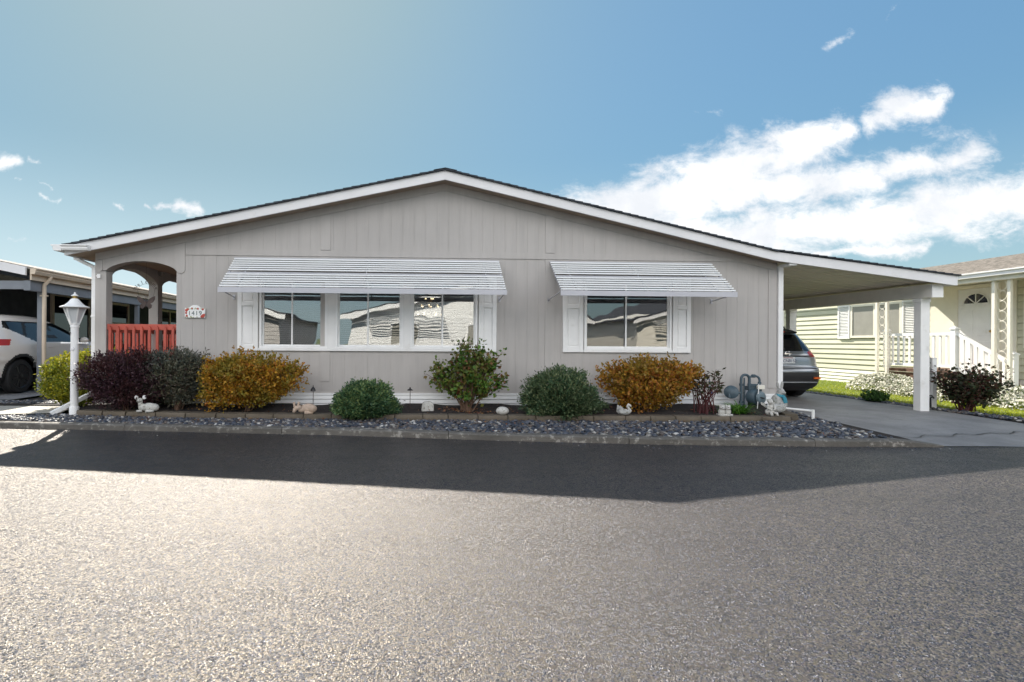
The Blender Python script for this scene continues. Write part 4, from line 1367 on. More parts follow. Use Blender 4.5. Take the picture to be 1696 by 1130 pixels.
an = hthing('cherub_figurine', 5.36, -1.10, 0.352, 'weathered white seated cherub figurine on the corner edging blocks', 'figurine')
an.scale = (.84, .84, .84)
mb = MB(); mb.ball((0, 0, .07), (.085, .075, .075)); mb.ball((.01, .01, .16), (.058, .05, .08)); mb.ball((-.005, -.02, .262), (.045, .047, .050)); mb.ball((-.005, .0, .285), (.05, .048, .04), jit=.06)
mb.tube([(-.05, -.01, .21), (-.075, -.05, .15), (-.03, -.085, .115)], [.022, .019, .016], 10); mb.tube([(.06, -.01, .21), (.07, -.05, .15), (.02, -.085, .115)], [.022, .019, .016], 10)
mb.tube([(-.03, -.04, .06), (-.05, -.11, .06), (-.045, -.12, .01)], [.032, .026, .022], 10); mb.tube([(.04, -.04, .06), (.06, -.11, .055), (.06, -.12, .01)], [.032, .026, .022], 10)
mb.ball((-.02, -.068, .262), (.008, .010, .008))
mb.build('body', M['statue'], an, smooth=True)
for sx in (-1, 1):
    MB().prism([(sx * .03, .14), (sx * .13, .20), (sx * .14, .25), (sx * .05, .23)][::sx], .055, .07).build('wing', M['statue'], an, bevel=.005)

rb = hthing('rabbit_figurine', 5.90, -0.55, 0.37, 'grey standing rabbit statue with a teal scarf at the house corner', 'figurine')
mb = MB(); mb.ball((-.02, 0, .13), (.105, .09, .15)); mb.ball((.03, -.02, .10), (.10, .09, .10)); mb.ball((.035, -.01, .315), (.058, .062, .062)); mb.ball((.05, -.06, .30), (.032, .035, .028))
mb.tube([(.0, .0, .22), (.03, -.01, .30)], [.06, .05], 12)
mb.build('body', M['statue_grey'], rb, smooth=True)
mb = MB(); mb.ball((.06, .0, .425), (.024, .016, .075), M=rot(0, R(8))); mb.ball((.0, .01, .415), (.022, .016, .07), M=rot(0, R(-12)))
mb.build('ear', M['statue_grey'], rb, smooth=True)
mb = MB()
mb.lathe([(.045, 0), (.075, 0), (.08, .02), (.07, .042), (.05, .05)], 16, (.018, -.005, .225), rot(R(8), R(10)))
mb.prism([(-.0, .235), (.055, .235), (.085, .14), (.02, .125)], -.115, -.085); mb.ball((.03, -.085, .235), (.03, .025, .025))
mb.build('scarf', M['teal'], rb, bevel=.006, auto=50)
pt = hthing('stone_ornament', 5.72, -0.80, 0.365, 'mossy grey crumpled stone planter right of the cherub figurine', 'figurine')
mb = MB(); mb.ball((0, 0, .06), (.10, .08, .075), n=16, m=10, jit=.10); mb.ball((.05, -.02, .10), (.06, .05, .05), jit=.12); mb.ball((-.05, .0, .09), (.05, .05, .05), jit=.12)
mb.build('stone', M['statue_grey'], pt, auto=60)

# little beaded garden stake
gs = hthing('garden_stake', 4.72, -0.50, 0.37, 'thin garden stake with white and blue beads behind the red-stemmed plant', 'garden stake')
MB().tube([(0, 0, 0), (0, 0, .52)], .004, 6).build('stake', M['black'], gs)
mb = MB(); mb.ball((0, 0, .33), (.03, .03, .045)); mb.ball((0, 0, .42), .012); mb.build('bead', M['vinyl'], gs, smooth=True)
mb = MB(); mb.ball((.02, -.012, .295), (.018, .018, .022)); mb.ball((0, 0, .475), .012); mb.ball((-.01, 0, .52), .010); mb.ball((0, 0, .39), .012); mb.build('blue_bead', M['bead'], gs, smooth=True)

# gas meter
gm = hthing('gas_meter', 5.58, -0.24, 0.38, 'grey blue gas meter with pipes and regulator against the house wall', 'gas meter')
mb = MB()
def bend(c, r, a0, a1, n=10):
    return [(c[0] + r * math.cos(R(a0 + (a1 - a0) * i / n)), 0, c[1] + r * math.sin(R(a0 + (a1 - a0) * i / n))) for i in range(n + 1)]
mb.tube([(-.135, 0, -.08), (-.135, 0, .50)] + bend((-.060, .50), .075, 180, 0) + [(.015, 0, .42), (.015, 0, .32)], .023, 14)
mb.tube(bend((.06, .50), .045, 170, 90) + [(.10, 0, .555)] + bend((.125, .475), .075, 80, 0) + [(.20, 0, .44)], .019, 12)
for z_ in (.02, .09, .40): mb.lathe([(.022, -.02), (.034, -.02), (.034, .02), (.022, .02)], 8, (-.135, 0, z_))
for z_ in (.34, .40): mb.lathe([(.022, -.02), (.033, -.02), (.033, .02), (.022, .02)], 8, (.015, 0, z_))
mb.lathe([(.018, -.015), (.030, -.015), (.030, .015), (.018, .015)], 8, (.20, 0, .43))
mb.lathe([(.018, -.03), (.030, -.03), (.030, .03), (.018, .03)], 6, (.09, 0, .553), rot(0, R(90)))
mb.tube([(-.135, 0, .25), (-.20, 0, .25)], .020, 12); mb.tube([(-.19, 0, .25), (-.24, 0, .25)], .026, 12)
mb.tube([(-.06, .03, -.05), (-.06, .03, .52)], .013, 10)
mb.build('pipe', M['gas'], gm, auto=40)
mb = MB()
mb.lathe([(.02, -.035), (.105, -.033), (.118, -.018), (.118, .0), (.10, .012), (.05, .035), (.02, .04)], 26, (-.325, -.02, .27), rot(R(75), 0, R(-25)))
mb.ball((-.25, -.005, .25), (.05, .04, .045)); mb.tube([(-.38, -.03, .24), (-.38, -.05, .17)], .02, 10)
mb.build('regulator', M['gas'], gm, auto=40)
mb = MB()
mb.lathe([(.02, -.10), (.13, -.095), (.148, -.07), (.15, .0), (.148, .06), (.13, .085), (.02, .09)], 28, (.10, .02, .185), rot(R(90), 0, R(25)))
mb.box(-.0, .23, -.02, .10, .27, .37); mb.box(.03, .20, -.03, .06, .37, .41)
bd = mb.build('meter_body', M['gas'], gm, auto=40)
MB().lathe([(.01, 0), (.115, 0), (.105, .03), (.085, .042), (.01, .046)], 28, (.165, -.075, .175), rot(R(90), 0, R(20))).build('diaphragm_cover', pm('pale_gas_paint', (.13, .18, .21), .4), bd, auto=40)
MB().bar((.12, -.13, .185), (.20, -.115, .17), .03, .02).build('bracket', M['black'], bd)
MB().box(.125, .245, -.078, -.03, .325, .395).build('index_label', M['ivory'], bd, bevel=.004)
MB().box(-.055, -.015, .0, .04, -.1, .30).build('stand', M['greypost'], gm)
MB().tube([(.085, -.11, -.06), (.095, -.12, .20), (.115, -.10, .42)], .008, 8).build('conduit', M['pvc'], gm)

# white drain pipes
dp = hthing('downspout_extension', -6.05, -0.25, 0.30, 'white downspout extension sloping down to the pebbles behind the lamp post', 'downspout')
mb = MB(); mb.bar((-.22, -.28, -.005), (.22, .22, .335), .085, .065)
mb.build('pipe', M['white'], dp, bevel=.004)
pv = hthing('drain_pipe', 6.06, -0.55, 0.33, 'thin white plastic drain pipe bending down into the pebbles', 'pipe')
mb = MB(); mb.tube([(-.28, .16, .08), (.10, -.32, .075), (.155, -.385, .072)], .020, 12); mb.tube([(.15, -.38, .095), (.15, -.38, -.06)], .024, 12)
mb.build('pipe', M['pvc'], pv, auto=50)

# white utility pedestal with a tap behind the carport post
up = hthing('utility_post', 9.68, 0.42, 0.26, 'short white wooden hydrant post with a black tap beside the carport post', 'post')
mb = MB(); mb.box(-.045, .045, -.045, .045, 0, .98); mb.box(-.05, .05, -.05, .05, .98, 1.0); mb.build('post', M['white'], up, bevel=.005)
mb = MB(); mb.tube([(-.06, -.02, 0), (-.06, -.02, .22), (-.06, -.06, .25), (-.06, -.09, .22)], .013, 8); mb.ball((-.06, -.03, .27), (.03, .02, .012)); mb.build('tap', M['black'], up)

# ------------------------------------------------------------------ plants
def quads(name, mat, P, Dv, Sv, L, Wd, parent, kind=None):
    """diamond leaves: base point, direction, side vector (arrays)"""
    n = len(P)
    L = np.broadcast_to(np.asarray(L, float), (n,))[:, None]; Wd = np.broadcast_to(np.asarray(Wd, float), (n,))[:, None]
    V = np.stack([P, P + Dv * L * .45 + Sv * Wd * .5, P + Dv * L, P + Dv * L * .45 - Sv * Wd * .5], 1).reshape(-1)
    me = bpy.data.meshes.new(name)
    me.vertices.add(n * 4); me.vertices.foreach_set('co', V)
    me.loops.add(n * 4); me.loops.foreach_set('vertex_index', np.arange(n * 4))
    me.polygons.add(n); me.polygons.foreach_set('loop_start', np.arange(n) * 4); me.polygons.foreach_set('loop_total', np.full(n, 4))
    me.update(); me.materials.append(mat)
    o = bpy.data.objects.new(name, me); col.objects.link(o)
    if parent is not None: o.parent = parent
    if kind: o['kind'] = kind
    return o


def unit(a):
    return a / np.maximum(np.linalg.norm(a, axis=-1, keepdims=True), 1e-9)


def shrub(name, label, u, w, zb, rx, ry, ht, mat, n, leaf, lw, lumps=16, lump_amp=.22, shell=.62, spiky=.5, shoots=0, shoot_len=.15, group=None, cat='bush', stems=9, base=.45, cl=None, wall=None, boxy=2.0):
    root = hthing(name, u, w, zb, label, cat, group)
    zc = ht * base
    dirs = unit(rng.normal(size=(lumps, 3)) * (1, 1, .8) + (0, 0, .25))
    amp = rng.uniform(.4, 1, lumps)
    def radius(d):
        q = np.exp(-(1 - d @ dirs.T) * 9) * amp
        return 1 - lump_amp + lump_amp * np.minimum(1.25, q.max(1) * 1.1 + .1)
    ncl = cl or max(60, n // 60)
    cd = unit(rng.normal(size=(ncl, 3)))
    cr = radius(cd) * (shell + (1 - shell) * rng.random(ncl) ** .5)
    cpos = cd * cr[:, None]
    idx = rng.integers(0, ncl, n)
    d_ = .072
    P = cpos[idx] + rng.normal(size=(n, 3)) * d_
    n_in = n // 3                              # the dense twiggy inside
    P[:n_in] = unit(rng.normal(size=(n_in, 3))) * (rng.random(n_in)[:, None] ** .5) * .80
    # superelliptic swelling, flattened base
    P = np.sign(P) * np.abs(P) ** (2 / (boxy + .0)) if boxy != 2 else P
    P = P * (rx, ry, 1)
    P[:, 2] = np.where(P[:, 2] > 0, P[:, 2] * (ht - zc), P[:, 2] * zc)
    P[:, 2] += zc
    outw = unit(P - np.array([0, 0, zc * .6]))
    if shoots:
        sd = unit(rng.normal(size=(shoots, 3)) * (1, 1, .5) + (0, 0, .75))
        sr = radius(sd)
        b0 = sd * sr[:, None] * (rx, ry, ht - zc) * .9 + (0, 0, zc)
        per = 16
        k_ = np.repeat(np.arange(shoots), per)
        tt = np.tile(np.linspace(0, 1, per), shoots)
        sdd = unit(sd + rng.normal(size=sd.shape) * .25 + (0, 0, .3))
        ln_ = rng.uniform(.4, 1, shoots) * shoot_len
        P2 = b0[k_] + sdd[k_] * (ln_[k_] * tt)[:, None] + rng.normal(size=(len(k_), 3)) * .012
        P = np.concatenate([P, P2]); outw = np.concatenate([outw, sdd[k_]])
    keep = P[:, 2] > .0
    P, outw = P[keep], outw[keep]
    if wall is not None:                       # never grows through the house wall
        lim = -w - .04 - rng.random(len(P)) * .12
        P[:, 1] = np.minimum(P[:, 1], lim)
    m = len(P)
    Dv = unit(outw * spiky + rng.normal(size=(m, 3)) * (1 - spiky * .6) * .8 + (0, 0, .15))
    Sv = unit(np.cross(Dv, rng.normal(size=(m, 3))))
    sc = rng.uniform(.65, 1.25, m)
    quads('foliage', mat, P, Dv, Sv, leaf * sc, lw * sc, root)
    st = MB()
    for i in range(stems):
        a = rng.uniform(0, 6.28); rr = rng.uniform(.3, .75)
        tip = Vector((math.cos(a) * rx * rr, math.sin(a) * ry * rr, ht * rng.uniform(.5, .85)))
        if wall is not None: tip.y = min(tip.y, -w - .06)
        mid_ = Vector((tip.x * .4, tip.y * .4, tip.z * .5))
        st.tube([(rng.uniform(-.05, .05), rng.uniform(-.05, .05), -.05), mid_, tip], [.014, .010, .004], 6)
    st.build('stem', M['stem'], root)
    return root


LM = {
    'yellowgreen': leaf_mat('yellow_green_leaf', [(.09, .13, .012), (.26, .26, .015), (.46, .40, .02)], trans=.35, patch=((.10, .16, .03), 3.0, .4)),
    'purple': leaf_mat('purple_leaf', [(.020, .011, .018), (.05, .018, .026), (.075, .034, .05), (.048, .026, .016)], trans=.12, patch=((.05, .014, .012), 2.5, .7)),
    'nandina': leaf_mat('grey_green_leaf', [(.040, .055, .042), (.11, .12, .085), (.15, .14, .085), (.08, .05, .05)], trans=.15, patch=((.055, .07, .075), 2.2, .5)),
    'gold': leaf_mat('golden_leaf', [(.13, .10, .014), (.46, .25, .022), (.58, .31, .028), (.40, .13, .025), (.24, .20, .028)], trans=.3, patch=((.20, .19, .03), 2.4, .75)),
    'gold2': leaf_mat('orange_leaf', [(.15, .12, .015), (.48, .25, .022), (.48, .20, .026), (.33, .10, .03), (.24, .21, .028)], trans=.3, patch=((.24, .19, .035), 2.2, .65)),
    'box': leaf_mat('boxwood_leaf', [(.028, .075, .034), (.085, .17, .068), (.25, .31, .11)], trans=.2, patch=((.016, .06, .035), 3, .5)),
    'spruce': leaf_mat('spruce_needle', [(.026, .065, .034), (.075, .135, .06), (.19, .21, .10)], trans=.12, patch=((.055, .08, .035), 2.2, .6)),
    'rose': leaf_mat('rose_leaf', [(.035, .10, .022), (.09, .20, .03), (.17, .24, .04), (.20, .07, .04)], trans=.3, patch=((.12, .07, .03), 3.2, .5)),
    'peony': leaf_mat('peony_leaf', [(.03, .045, .02), (.07, .075, .03), (.10, .035, .03)], trans=.2),
    'lily': leaf_mat('daylily_leaf', [(.035, .13, .015), (.08, .22, .02), (.13, .26, .03)], trans=.35),
    'darkrose': leaf_mat('dark_rose_leaf', [(.014, .022, .012), (.035, .045, .018), (.07, .02, .018), (.03, .06, .02)], trans=.25),
    'grass': leaf_mat('grass_blade', [(.22, .28, .012), (.36, .40, .02), (.46, .47, .03)], trans=.4, patch=((.20, .30, .03), .6, .5)),
    'candytuft': leaf_mat('white_petal', [(.05, .09, .025), (.12, .15, .05), (.60, .59, .50), (.72, .70, .60), (.78, .76, .68), (.74, .72, .62)], trans=.2),
    'litter': leaf_mat('fallen_leaf', [(.10, .05, .025), (.20, .10, .04), (.14, .04, .025), (.28, .17, .06)], trans=.1),
    'low': leaf_mat('low_leaf', [(.03, .07, .02), (.06, .13, .03)], trans=.25),
}

shrub('globe_shrub', 'rounded yellow green shrub behind the lamp post, left of the porch', -6.42, .42, .34, .60, .55, .97, LM['yellowgreen'], 15000, .048, .028, spiky=.45, lump_amp=.16, lumps=26, boxy=2.4)
shrub('barberry_bush', 'dark purple bush in front of the porch arch', -5.12, -.42, .32, .80, .50, 1.09, LM['purple'], 19000, .050, .020, spiky=.65, shoots=110, shoot_len=.16, lump_amp=.26)
shrub('nandina_bush', 'grey green feathery bush between the dark purple bush and the left golden bush', -4.33, -.36, .33, .74, .38, 1.03, LM['nandina'], 13000, .058, .018, spiky=.6, shoots=120, shoot_len=.17, lump_amp=.3, base=.52, wall=1)
shrub('spirea_bush', 'golden orange bush left of the tan fawn figurine', -3.13, -.52, .30, .97, .50, 1.04, LM['gold'], 17000, .046, .032, spiky=.35, shoots=240, shoot_len=.24, lump_amp=.42, lumps=18, base=.52, shell=.5, wall=1)
shrub('globe_shrub', 'low round dark green shrub between the two path lights', -1.14, -.86, .27, .55, .44, .60, LM['box'], 26000, .044, .022, spiky=.75, lump_amp=.2, lumps=30, wall=1, stems=5, base=.30, shoots=60, shoot_len=.07)
shrub('spruce_shrub', 'largest dark green needle-leaved shrub, left of the right golden bush', 2.02, -.84, .25, .68, .50, .82, LM['spruce'], 30000, .050, .020, spiky=.8, lump_amp=.24, lumps=26, wall=1, stems=5, base=.36, shoots=90, shoot_len=.09)
shrub('spirea_bush', 'golden orange bush below the right window', 3.58, -.66, .30, .88, .48, .98, LM['gold2'], 14000, .048, .034, spiky=.35, shoots=240, shoot_len=.24, lump_amp=.42, lumps=16, base=.54, shell=.5, wall=1)
shrub('globe_shrub', 'sunlit yellow shrub seen through the porch railing', -7.35, 3.0, .34, .75, 1.0, 1.05, LM['yellowgreen'], 5000, .05, .028, lump_amp=.18)
shrub('ground_plant', 'small low green plant at the edge of the lawn beside the drive', 9.56, 1.55, .27, .24, .22, .24, LM['low'], 700, .07, .05, spiky=.3, stems=4)


def stemmed(name, label, u, w, zb, tips, stem_mat, lmat, n_leaf, leaf, lw, t0=.4, stem_r=.012, spread=.05, droop=.0, cat='bush', per=2, base_r=.06):
    root = hthing(name, u, w, zb, label, cat)
    st = MB(); P = []; Dd = []
    for (tx, ty, tz) in tips:
        b0 = Vector((rng.uniform(-base_r, base_r), rng.uniform(-base_r, base_r) * .6, -.03)); tip = Vector((tx, ty, tz))
        mid_ = b0.lerp(tip, .5) + Vector((rng.normal(0, .02) - tx * .12, rng.normal(0, .02), rng.normal(0, .02) + .03))
        path = [b0, b0.lerp(mid_, .5), mid_, mid_.lerp(tip, .5), tip]
        st.tube(path, [stem_r, stem_r * .85, stem_r * .7, stem_r * .5, stem_r * .25], 6)
        subs = [(path, t0)]
        for k_ in range(per):
            t_ = rng.uniform(.4, .9); p = mid_.lerp(tip, max(0, (t_ - .5) * 2)) if t_ > .5 else b0.lerp(mid_, t_ * 2)
            q = p + Vector((rng.normal(0, 1), rng.normal(0, .8), rng.uniform(.1, 1))).normalized() * rng.uniform(.10, .24)
            st.tube([p, q], [stem_r * .4, stem_r * .2], 5)
            subs.append(([p, p.lerp(q, .5), q], 0.1))
        for path_, ts in subs:
            m = len(path_) - 1
            for _ in range(n_leaf):
                t_ = ts + (1 - ts) * rng.random() ** .75
                i_ = min(m - 1, int(t_ * m)); fr_ = t_ * m - i_
                p = path_[i_].lerp(path_[i_ + 1], fr_)
                P.append((p.x + rng.normal(0, spread), p.y + rng.normal(0, spread), p.z + rng.normal(0, spread)))
                d = (path_[i_ + 1] - path_[i_]).normalized()
                Dd.append((d.x * .4 + rng.normal(0, .7), d.y * .4 + rng.normal(0, .7), d.z * .3 + rng.normal(0, .5) - droop))
    st.build('stem', stem_mat, root)
    P = np.array(P); Dv = unit(np.array(Dd))
    P[:, 1] = np.minimum(P[:, 1], -w - .05) if u < 6.2 else P[:, 1]
    Sv = unit(np.cross(Dv, rng.normal(size=P.shape)))
    sc = rng.uniform(.6, 1.2, len(P))
    quads('foliage', lmat, P, Dv, Sv, leaf * sc, lw * sc, root)
    return root


rose_tips = [(-.68, -.05, .62), (-.62, -.12, .72), (-.52, .05, .80), (-.45, -.1, .55), (-.58, 0, .48), (-.30, .05, .70), (-.18, -.05, .86), (-.05, .1, 1.06), (-.12, -.1, 1.14), (-.22, -.1, .98), (.02, .0, 1.20),
             (.18, -.05, 1.16), (.30, .05, 1.10), (.42, -.1, 1.02), (.26, .1, .92), (.52, 0, .90), (.60, -.06, 1.0), (.50, .05, .74), (.62, -.1, .46), (.48, -.12, .40), (.66, 0, .58), (.10, -.12, .72), (.28, -.14, .66), (-.25, -.14, .45), (.38, -.1, .60), (.05, -.1, .95)]
stemmed('rose_bush', 'open green rose bush with bare reddish stems under the left windows', .52, -.50, .35, rose_tips, M['stem'], LM['rose'], 46, .075, .052, t0=.5, stem_r=.013, spread=.045, base_r=.09)
peo = [(rng.uniform(-.30, .34), rng.uniform(-.14, .12), rng.uniform(.42, .76)) for _ in range(34)]
stemmed('peony_plant', 'plant with upright dark red stems left of the gas meter', 4.56, -.70, .33, peo, M['stem_red'], LM['peony'], 10, .085, .035, t0=.78, stem_r=.010, spread=.035, cat='plant', per=0, base_r=.20)
dr = [(rng.uniform(-.52, .50), rng.uniform(-.4, .4), rng.uniform(.45, .86)) for _ in range(30)]
stemmed('rose_bush', 'dark reddish rose bush beside the carport post at the lawn', 9.93, .02, .27, dr, M['stem_red'], LM['darkrose'], 34, .07, .05, t0=.3, stem_r=.012, spread=.06, base_r=.12)

# daylily clump
dl = hthing('daylily_plant', 5.00, -.84, .36, 'bright green spiky leaf clump in front of the gas meter', 'plant')
mb = MB()
for i in range(170):
    a = rng.uniform(0, 6.28); Lb = rng.uniform(.25, .52); up_ = rng.uniform(.3, 1.2)
    p = Vector((rng.normal(0, .06), rng.normal(0, .05), 0)); d = Vector((math.cos(a), math.sin(a) * .8, up_)).normalized()
    side = Vector((-math.sin(a), math.cos(a), 0)); wv = rng.uniform(.006, .011)
    vs = []; 
    for k_ in range(6):
        t_ = k_ / 5
        q = p + d * Lb * t_ + Vector((0, 0, -1)) * (t_ ** 2.2) * Lb * .45
        ww = wv * (1 - t_ ** 2) + .0008
        vs += [q - side * ww, q + side * ww]
    mb.add(vs, [(2 * k_, 2 * k_ + 1, 2 * k_ + 3, 2 * k_ + 2) for k_ in range(5)])
mb.build('foliage', LM['lily'], dl)

# fallen leaves in the bed and on the gravel
def litter(n):
    P = []
    while len(P) < n:
        u_ = rng.uniform(-5.6, 5.6); k_ = rng.random()
        if k_ < .7:
            t_ = rng.random(); p = soil_pt((u_ + 5.95) / (5.72 + .45 * t_ + 5.95), t_); P.append((p[0], p[1], p[2] + .012))
        else:
            p = gxy(u_, rng.random()); P.append((p[0], p[1], p[2] + .045))
    for _ in range(160):                      # thicker drift under the rose
        t_ = rng.uniform(.05, .6); p = soil_pt((rng.normal(.52, .35) + 5.95) / (5.72 + .45 * t_ + 5.95), t_); P.append((p[0], p[1], p[2] + .015))
    P = np.array(P); m = len(P)
    Dv = unit(rng.normal(size=(m, 3)) * (1, 1, .25)); Sv = unit(np.cross(Dv, rng.normal(size=(m, 3)) * (.3, .3, 1)))
    quads('fallen_leaves', LM['litter'], P, Dv, Sv, rng.uniform(.03, .06, m), rng.uniform(.018, .035, m), None, 'stuff')
litter(420)

# grass and the white flowering mounds at the neighbour's house
def lawn_blades(n):
    y_ = 7.0 + 17 * rng.random(n) ** 1.5
    a = np.interp(y_, [6.6, 10, 14, 22], [10.4, 9.75, 9.62, 9.4])
    x_ = a + (14.5 - a) * rng.random(n)
    P = np.stack([x_, y_, np.full(n, .262)], 1)
    Dv = unit(rng.normal(size=(n, 3)) * (.5, .5, .15) + (0, 0, 1))
    Sv = unit(np.cross(Dv, rng.normal(size=(n, 3))))
    quads('grass', LM['grass'], P, Dv, Sv, rng.uniform(.03, .06, n), .009, None, 'stuff')
lawn_blades(70000)


def mound(n):
    # elliptical mounds under the porch: centre (u, w), radii, height
    ms = [(11.95, 3.75, .55, 1.1, .50), (11.8, 2.1, .6, 1.1, .46), (11.7, 0.7, .6, 1.2, .42), (11.9, -.6, .7, 1.0, .36)]
    P = []; N_ = []
    for (u_, w_, ru, rw, h_) in ms:
        k_ = n // len(ms)
        a = rng.uniform(0, 6.28, k_); r_ = rng.random(k_) ** .5
        z_ = h_ * np.sqrt(np.maximum(0, 1 - r_ ** 2)) * (.85 + .25 * np.sin(a * 5 + r_ * 7) * .5) + rng.normal(0, .015, k_)
        X = u_ + ru * r_ * np.cos(a); Y = w_ + rw * r_ * np.sin(a)
        P.append(np.stack([X, Y, np.maximum(z_, .0) + .0], 1)); N_.append(np.stack([np.cos(a) * r_ * .8, np.sin(a) * r_ * .6, np.full(k_, .6)], 1))
    P = np.concatenate(P); N_ = unit(np.concatenate(N_) + rng.normal(size=P.shape) * .5)
    Dv = unit(np.cross(N_, rng.normal(size=P.shape))); Sv = np.cross(N_, Dv)
    root_z = .262
    Pw = np.stack([P[:, 0] * CP - P[:, 1] * SP, D + P[:, 0] * SP + P[:, 1] * CP, P[:, 2] + root_z], 1)
    R_ = np.array([[CP, -SP, 0], [SP, CP, 0], [0, 0, 1]])
    quads('flowering_ground_cover', LM['candytuft'], Pw, Dv @ R_.T, Sv @ R_.T, rng.uniform(.03, .055, len(P)), rng.uniform(.03, .05, len(P)), None, 'stuff')
mound(26000)

# lit chandelier inside the right one of the three windows
ch = hthing('chandelier', -.02, 2.2, 2.02, 'small lit chandelier hanging inside behind the right one of the three left windows', 'chandelier')
mb = MB(); mb.tube([(0, 0, .0), (0, 0, .86)], .012, 8); mb.ball((0, 0, .05), .06)
bulbs = []
for lv_, (n_, rr_, zz_) in enumerate(((6, .26, .10), (6, .20, .28), (3, .10, .44))):
    for i in range(n_):
        a = 6.283 * i / n_ + lv_ * .4; p = (rr_ * math.cos(a), rr_ * math.sin(a), zz_)
        mb.tube([(0, 0, zz_ - .06), (p[0] * .6, p[1] * .6, zz_ - .09), (p[0], p[1], zz_ - .03)], .008, 6); bulbs.append(p)
mb.build('frame', M['brass'], ch, auto=40)
bm_, bnt, bb = new_mat('lit_bulb'); bb.inputs['Emission Color'].default_value = (1, .72, .42, 1); bb.inputs['Emission Strength'].default_value = 2.2
for p in bulbs: MB().ball(p, (.018, .018, .024), n=8, m=6).build('bulb', bm_, ch, smooth=True)

# ------------------------------------------------------------------ the neighbour at the left
nl = empty('mobile_home', (0, D, 0), PSI, 'dark blue grey mobile home with cream eaves at the far left', 'house')
EZ = 3.035
E0 = 2.25
mb = MB(); mb.box(-11.8, -11.7, E0 + .3, 24, .35, 3.02); mb.box(-22, -11.8, E0 + 3, E0 + 3.1, .35, 3.5)
mb.build('wall', M['bluegreen'], nl)
def nlz(u): return EZ + 0.2 * (-8.6 - u) if u > -14 else EZ + .2 * 5.4 - .2 * (-14 - u)
mb = MB()
mb.prism([(-8.62, nlz(-8.62) - .02), (-14, nlz(-14) - .02), (-20, nlz(-20) - .02), (-20, nlz(-20) + .03), (-14, nlz(-14) + .03), (-8.62, nlz(-8.62) + .03)], E0 + .03, 24)
mb.build('roof', M['wshingle'], nl)
mb = MB()
mb.prism([(-8.72, nlz(-8.72) - .17), (-14, nlz(-14) - .17), (-20, nlz(-20) - .17), (-20, nlz(-20) + .01), (-14, nlz(-14) + .01), (-8.72, nlz(-8.72) + .01)], E0 - .02, E0 + .025)
mb.build('gable_fascia', M['fascia'], nl)
MB().prism([(-8.62, EZ - .12), (-8.53, EZ - .12), (-8.50, EZ - .06), (-8.515, EZ - .04), (-8.48, EZ - .015), (-8.48, EZ), (-8.62, EZ)], E0 - .02, 24).build('gutter', M['cream'], nl)
MB().box(-8.66, -8.625, E0 + .03, 24, EZ - .24, EZ - .03).build('fascia', M['cream'], nl)
MB().prism([(-8.67, EZ - .24), (-8.67, EZ - .10), (-11.7, EZ + .42), (-11.7, EZ + .30)], E0 + .6, 24).build('carport_ceiling', M['bluegreen'], nl)
mb = MB(); mb.box(-8.84, -8.70, E0 + .1, 24, EZ - .46, EZ - .245)
mb.build('carport_beam', M['greypost'], nl)
MB().box(-11.69, -8.85, E0 + .14, E0 + .24, EZ - .43, EZ - .25).build('front_beam', M['greypost'], nl)
for w_ in (2.72, 6.72, 10.7, 14.7):
    MB().box(-8.82, -8.72, w_, w_ + .1, .36, EZ - .461).build('carport_post', M['greypost'], nl)
mb = MB(); mb.tube([(-8.55, 2.75, EZ - .10), (-8.56, 2.75, EZ - .17), (-8.66, 2.72, EZ - .30), (-8.665, 2.72, EZ - .38), (-8.665, 2.72, .40)], .042, 12)
mb.box(-8.75, -8.60, 2.70, 2.76, EZ - .56, EZ - .53)
mb.build('downspout', M['cream'], nl, auto=40)
def nwin(w0, w1, z0, z1, div):
    f = MB(); t = .09
    f.box(-11.70, -11.62, w0, w1, z0, z0 + t); f.box(-11.70, -11.62, w0, w1, z1 - t, z1)
    f.box(-11.70, -11.622, w0, w0 + t, z0 + t, z1 - t); f.box(-11.70, -11.622, w1 - t, w1, z0 + t, z1 - t)
    if div == 'v': f.box(-11.70, -11.622, (w0 + w1) / 2 - .04, (w0 + w1) / 2 + .04, z0 + t, z1 - t)
    else: f.box(-11.70, -11.622, w0 + t, w1 - t, (z0 + z1) / 2 - .04, (z0 + z1) / 2 + .04)
    o = f.build('window', M['cream'], nl)
    MB().box(-11.699, -11.66, w0 + t, w1 - t, z0 + t, z1 - t).build('pane', M['carglass'], o)
nwin(7.3, 9.2, 1.4, 2.98, 'v'); nwin(10.3, 11.6, 1.35, 2.92, 'h'); nwin(14, 16, 1.5, 2.9, 'v')

# ------------------------------------------------------------------ the neighbour at the right
nr = empty('mobile_home', (0, D, 0), PSI, 'pale sage mobile home with white porch stairs at the right', 'house')
UX = 13.8
mb = MB()
nb = 16
zb0, zt0 = .70, 3.34
hB = (zt0 - zb0) / nb
for i in range(nb):                         # lapped boards facing the drive
    z0 = zb0 + i * hB
    mb.prism([(UX - .022, z0), (UX + .02, z0), (UX + .02, z0 + hB - .001), (UX - .002, z0 + hB - .001), (UX - .022, z0 + .012)][::-1] if False else [(UX - .024, z0 + .001), (UX + .03, z0 + .001), (UX + .03, z0 + hB), (UX - .003, z0 + hB)], -1.6, 16, 'y') if False else mb.add(
        [(UX - .030, y_, z0 + .018) for y_ in (-1.6, 16)] + [(UX - .003, y_, z0 + hB - .001) for y_ in (-1.6, 16)] + [(UX + .05, y_, z0 + hB - .001) for y_ in (-1.6, 16)] + [(UX + .05, y_, z0 + .018) for y_ in (-1.6, 16)],
        [(0, 2, 3, 1), (2, 4, 5, 3), (4, 6, 7, 5), (6, 0, 1, 7), (0, 6, 4, 2), (1, 3, 5, 7)])
mb.box(UX + .01, UX + .045, -1.59, 15.99, zb0, zt0 - .01)
mb.build('siding', M['sage'], nr)
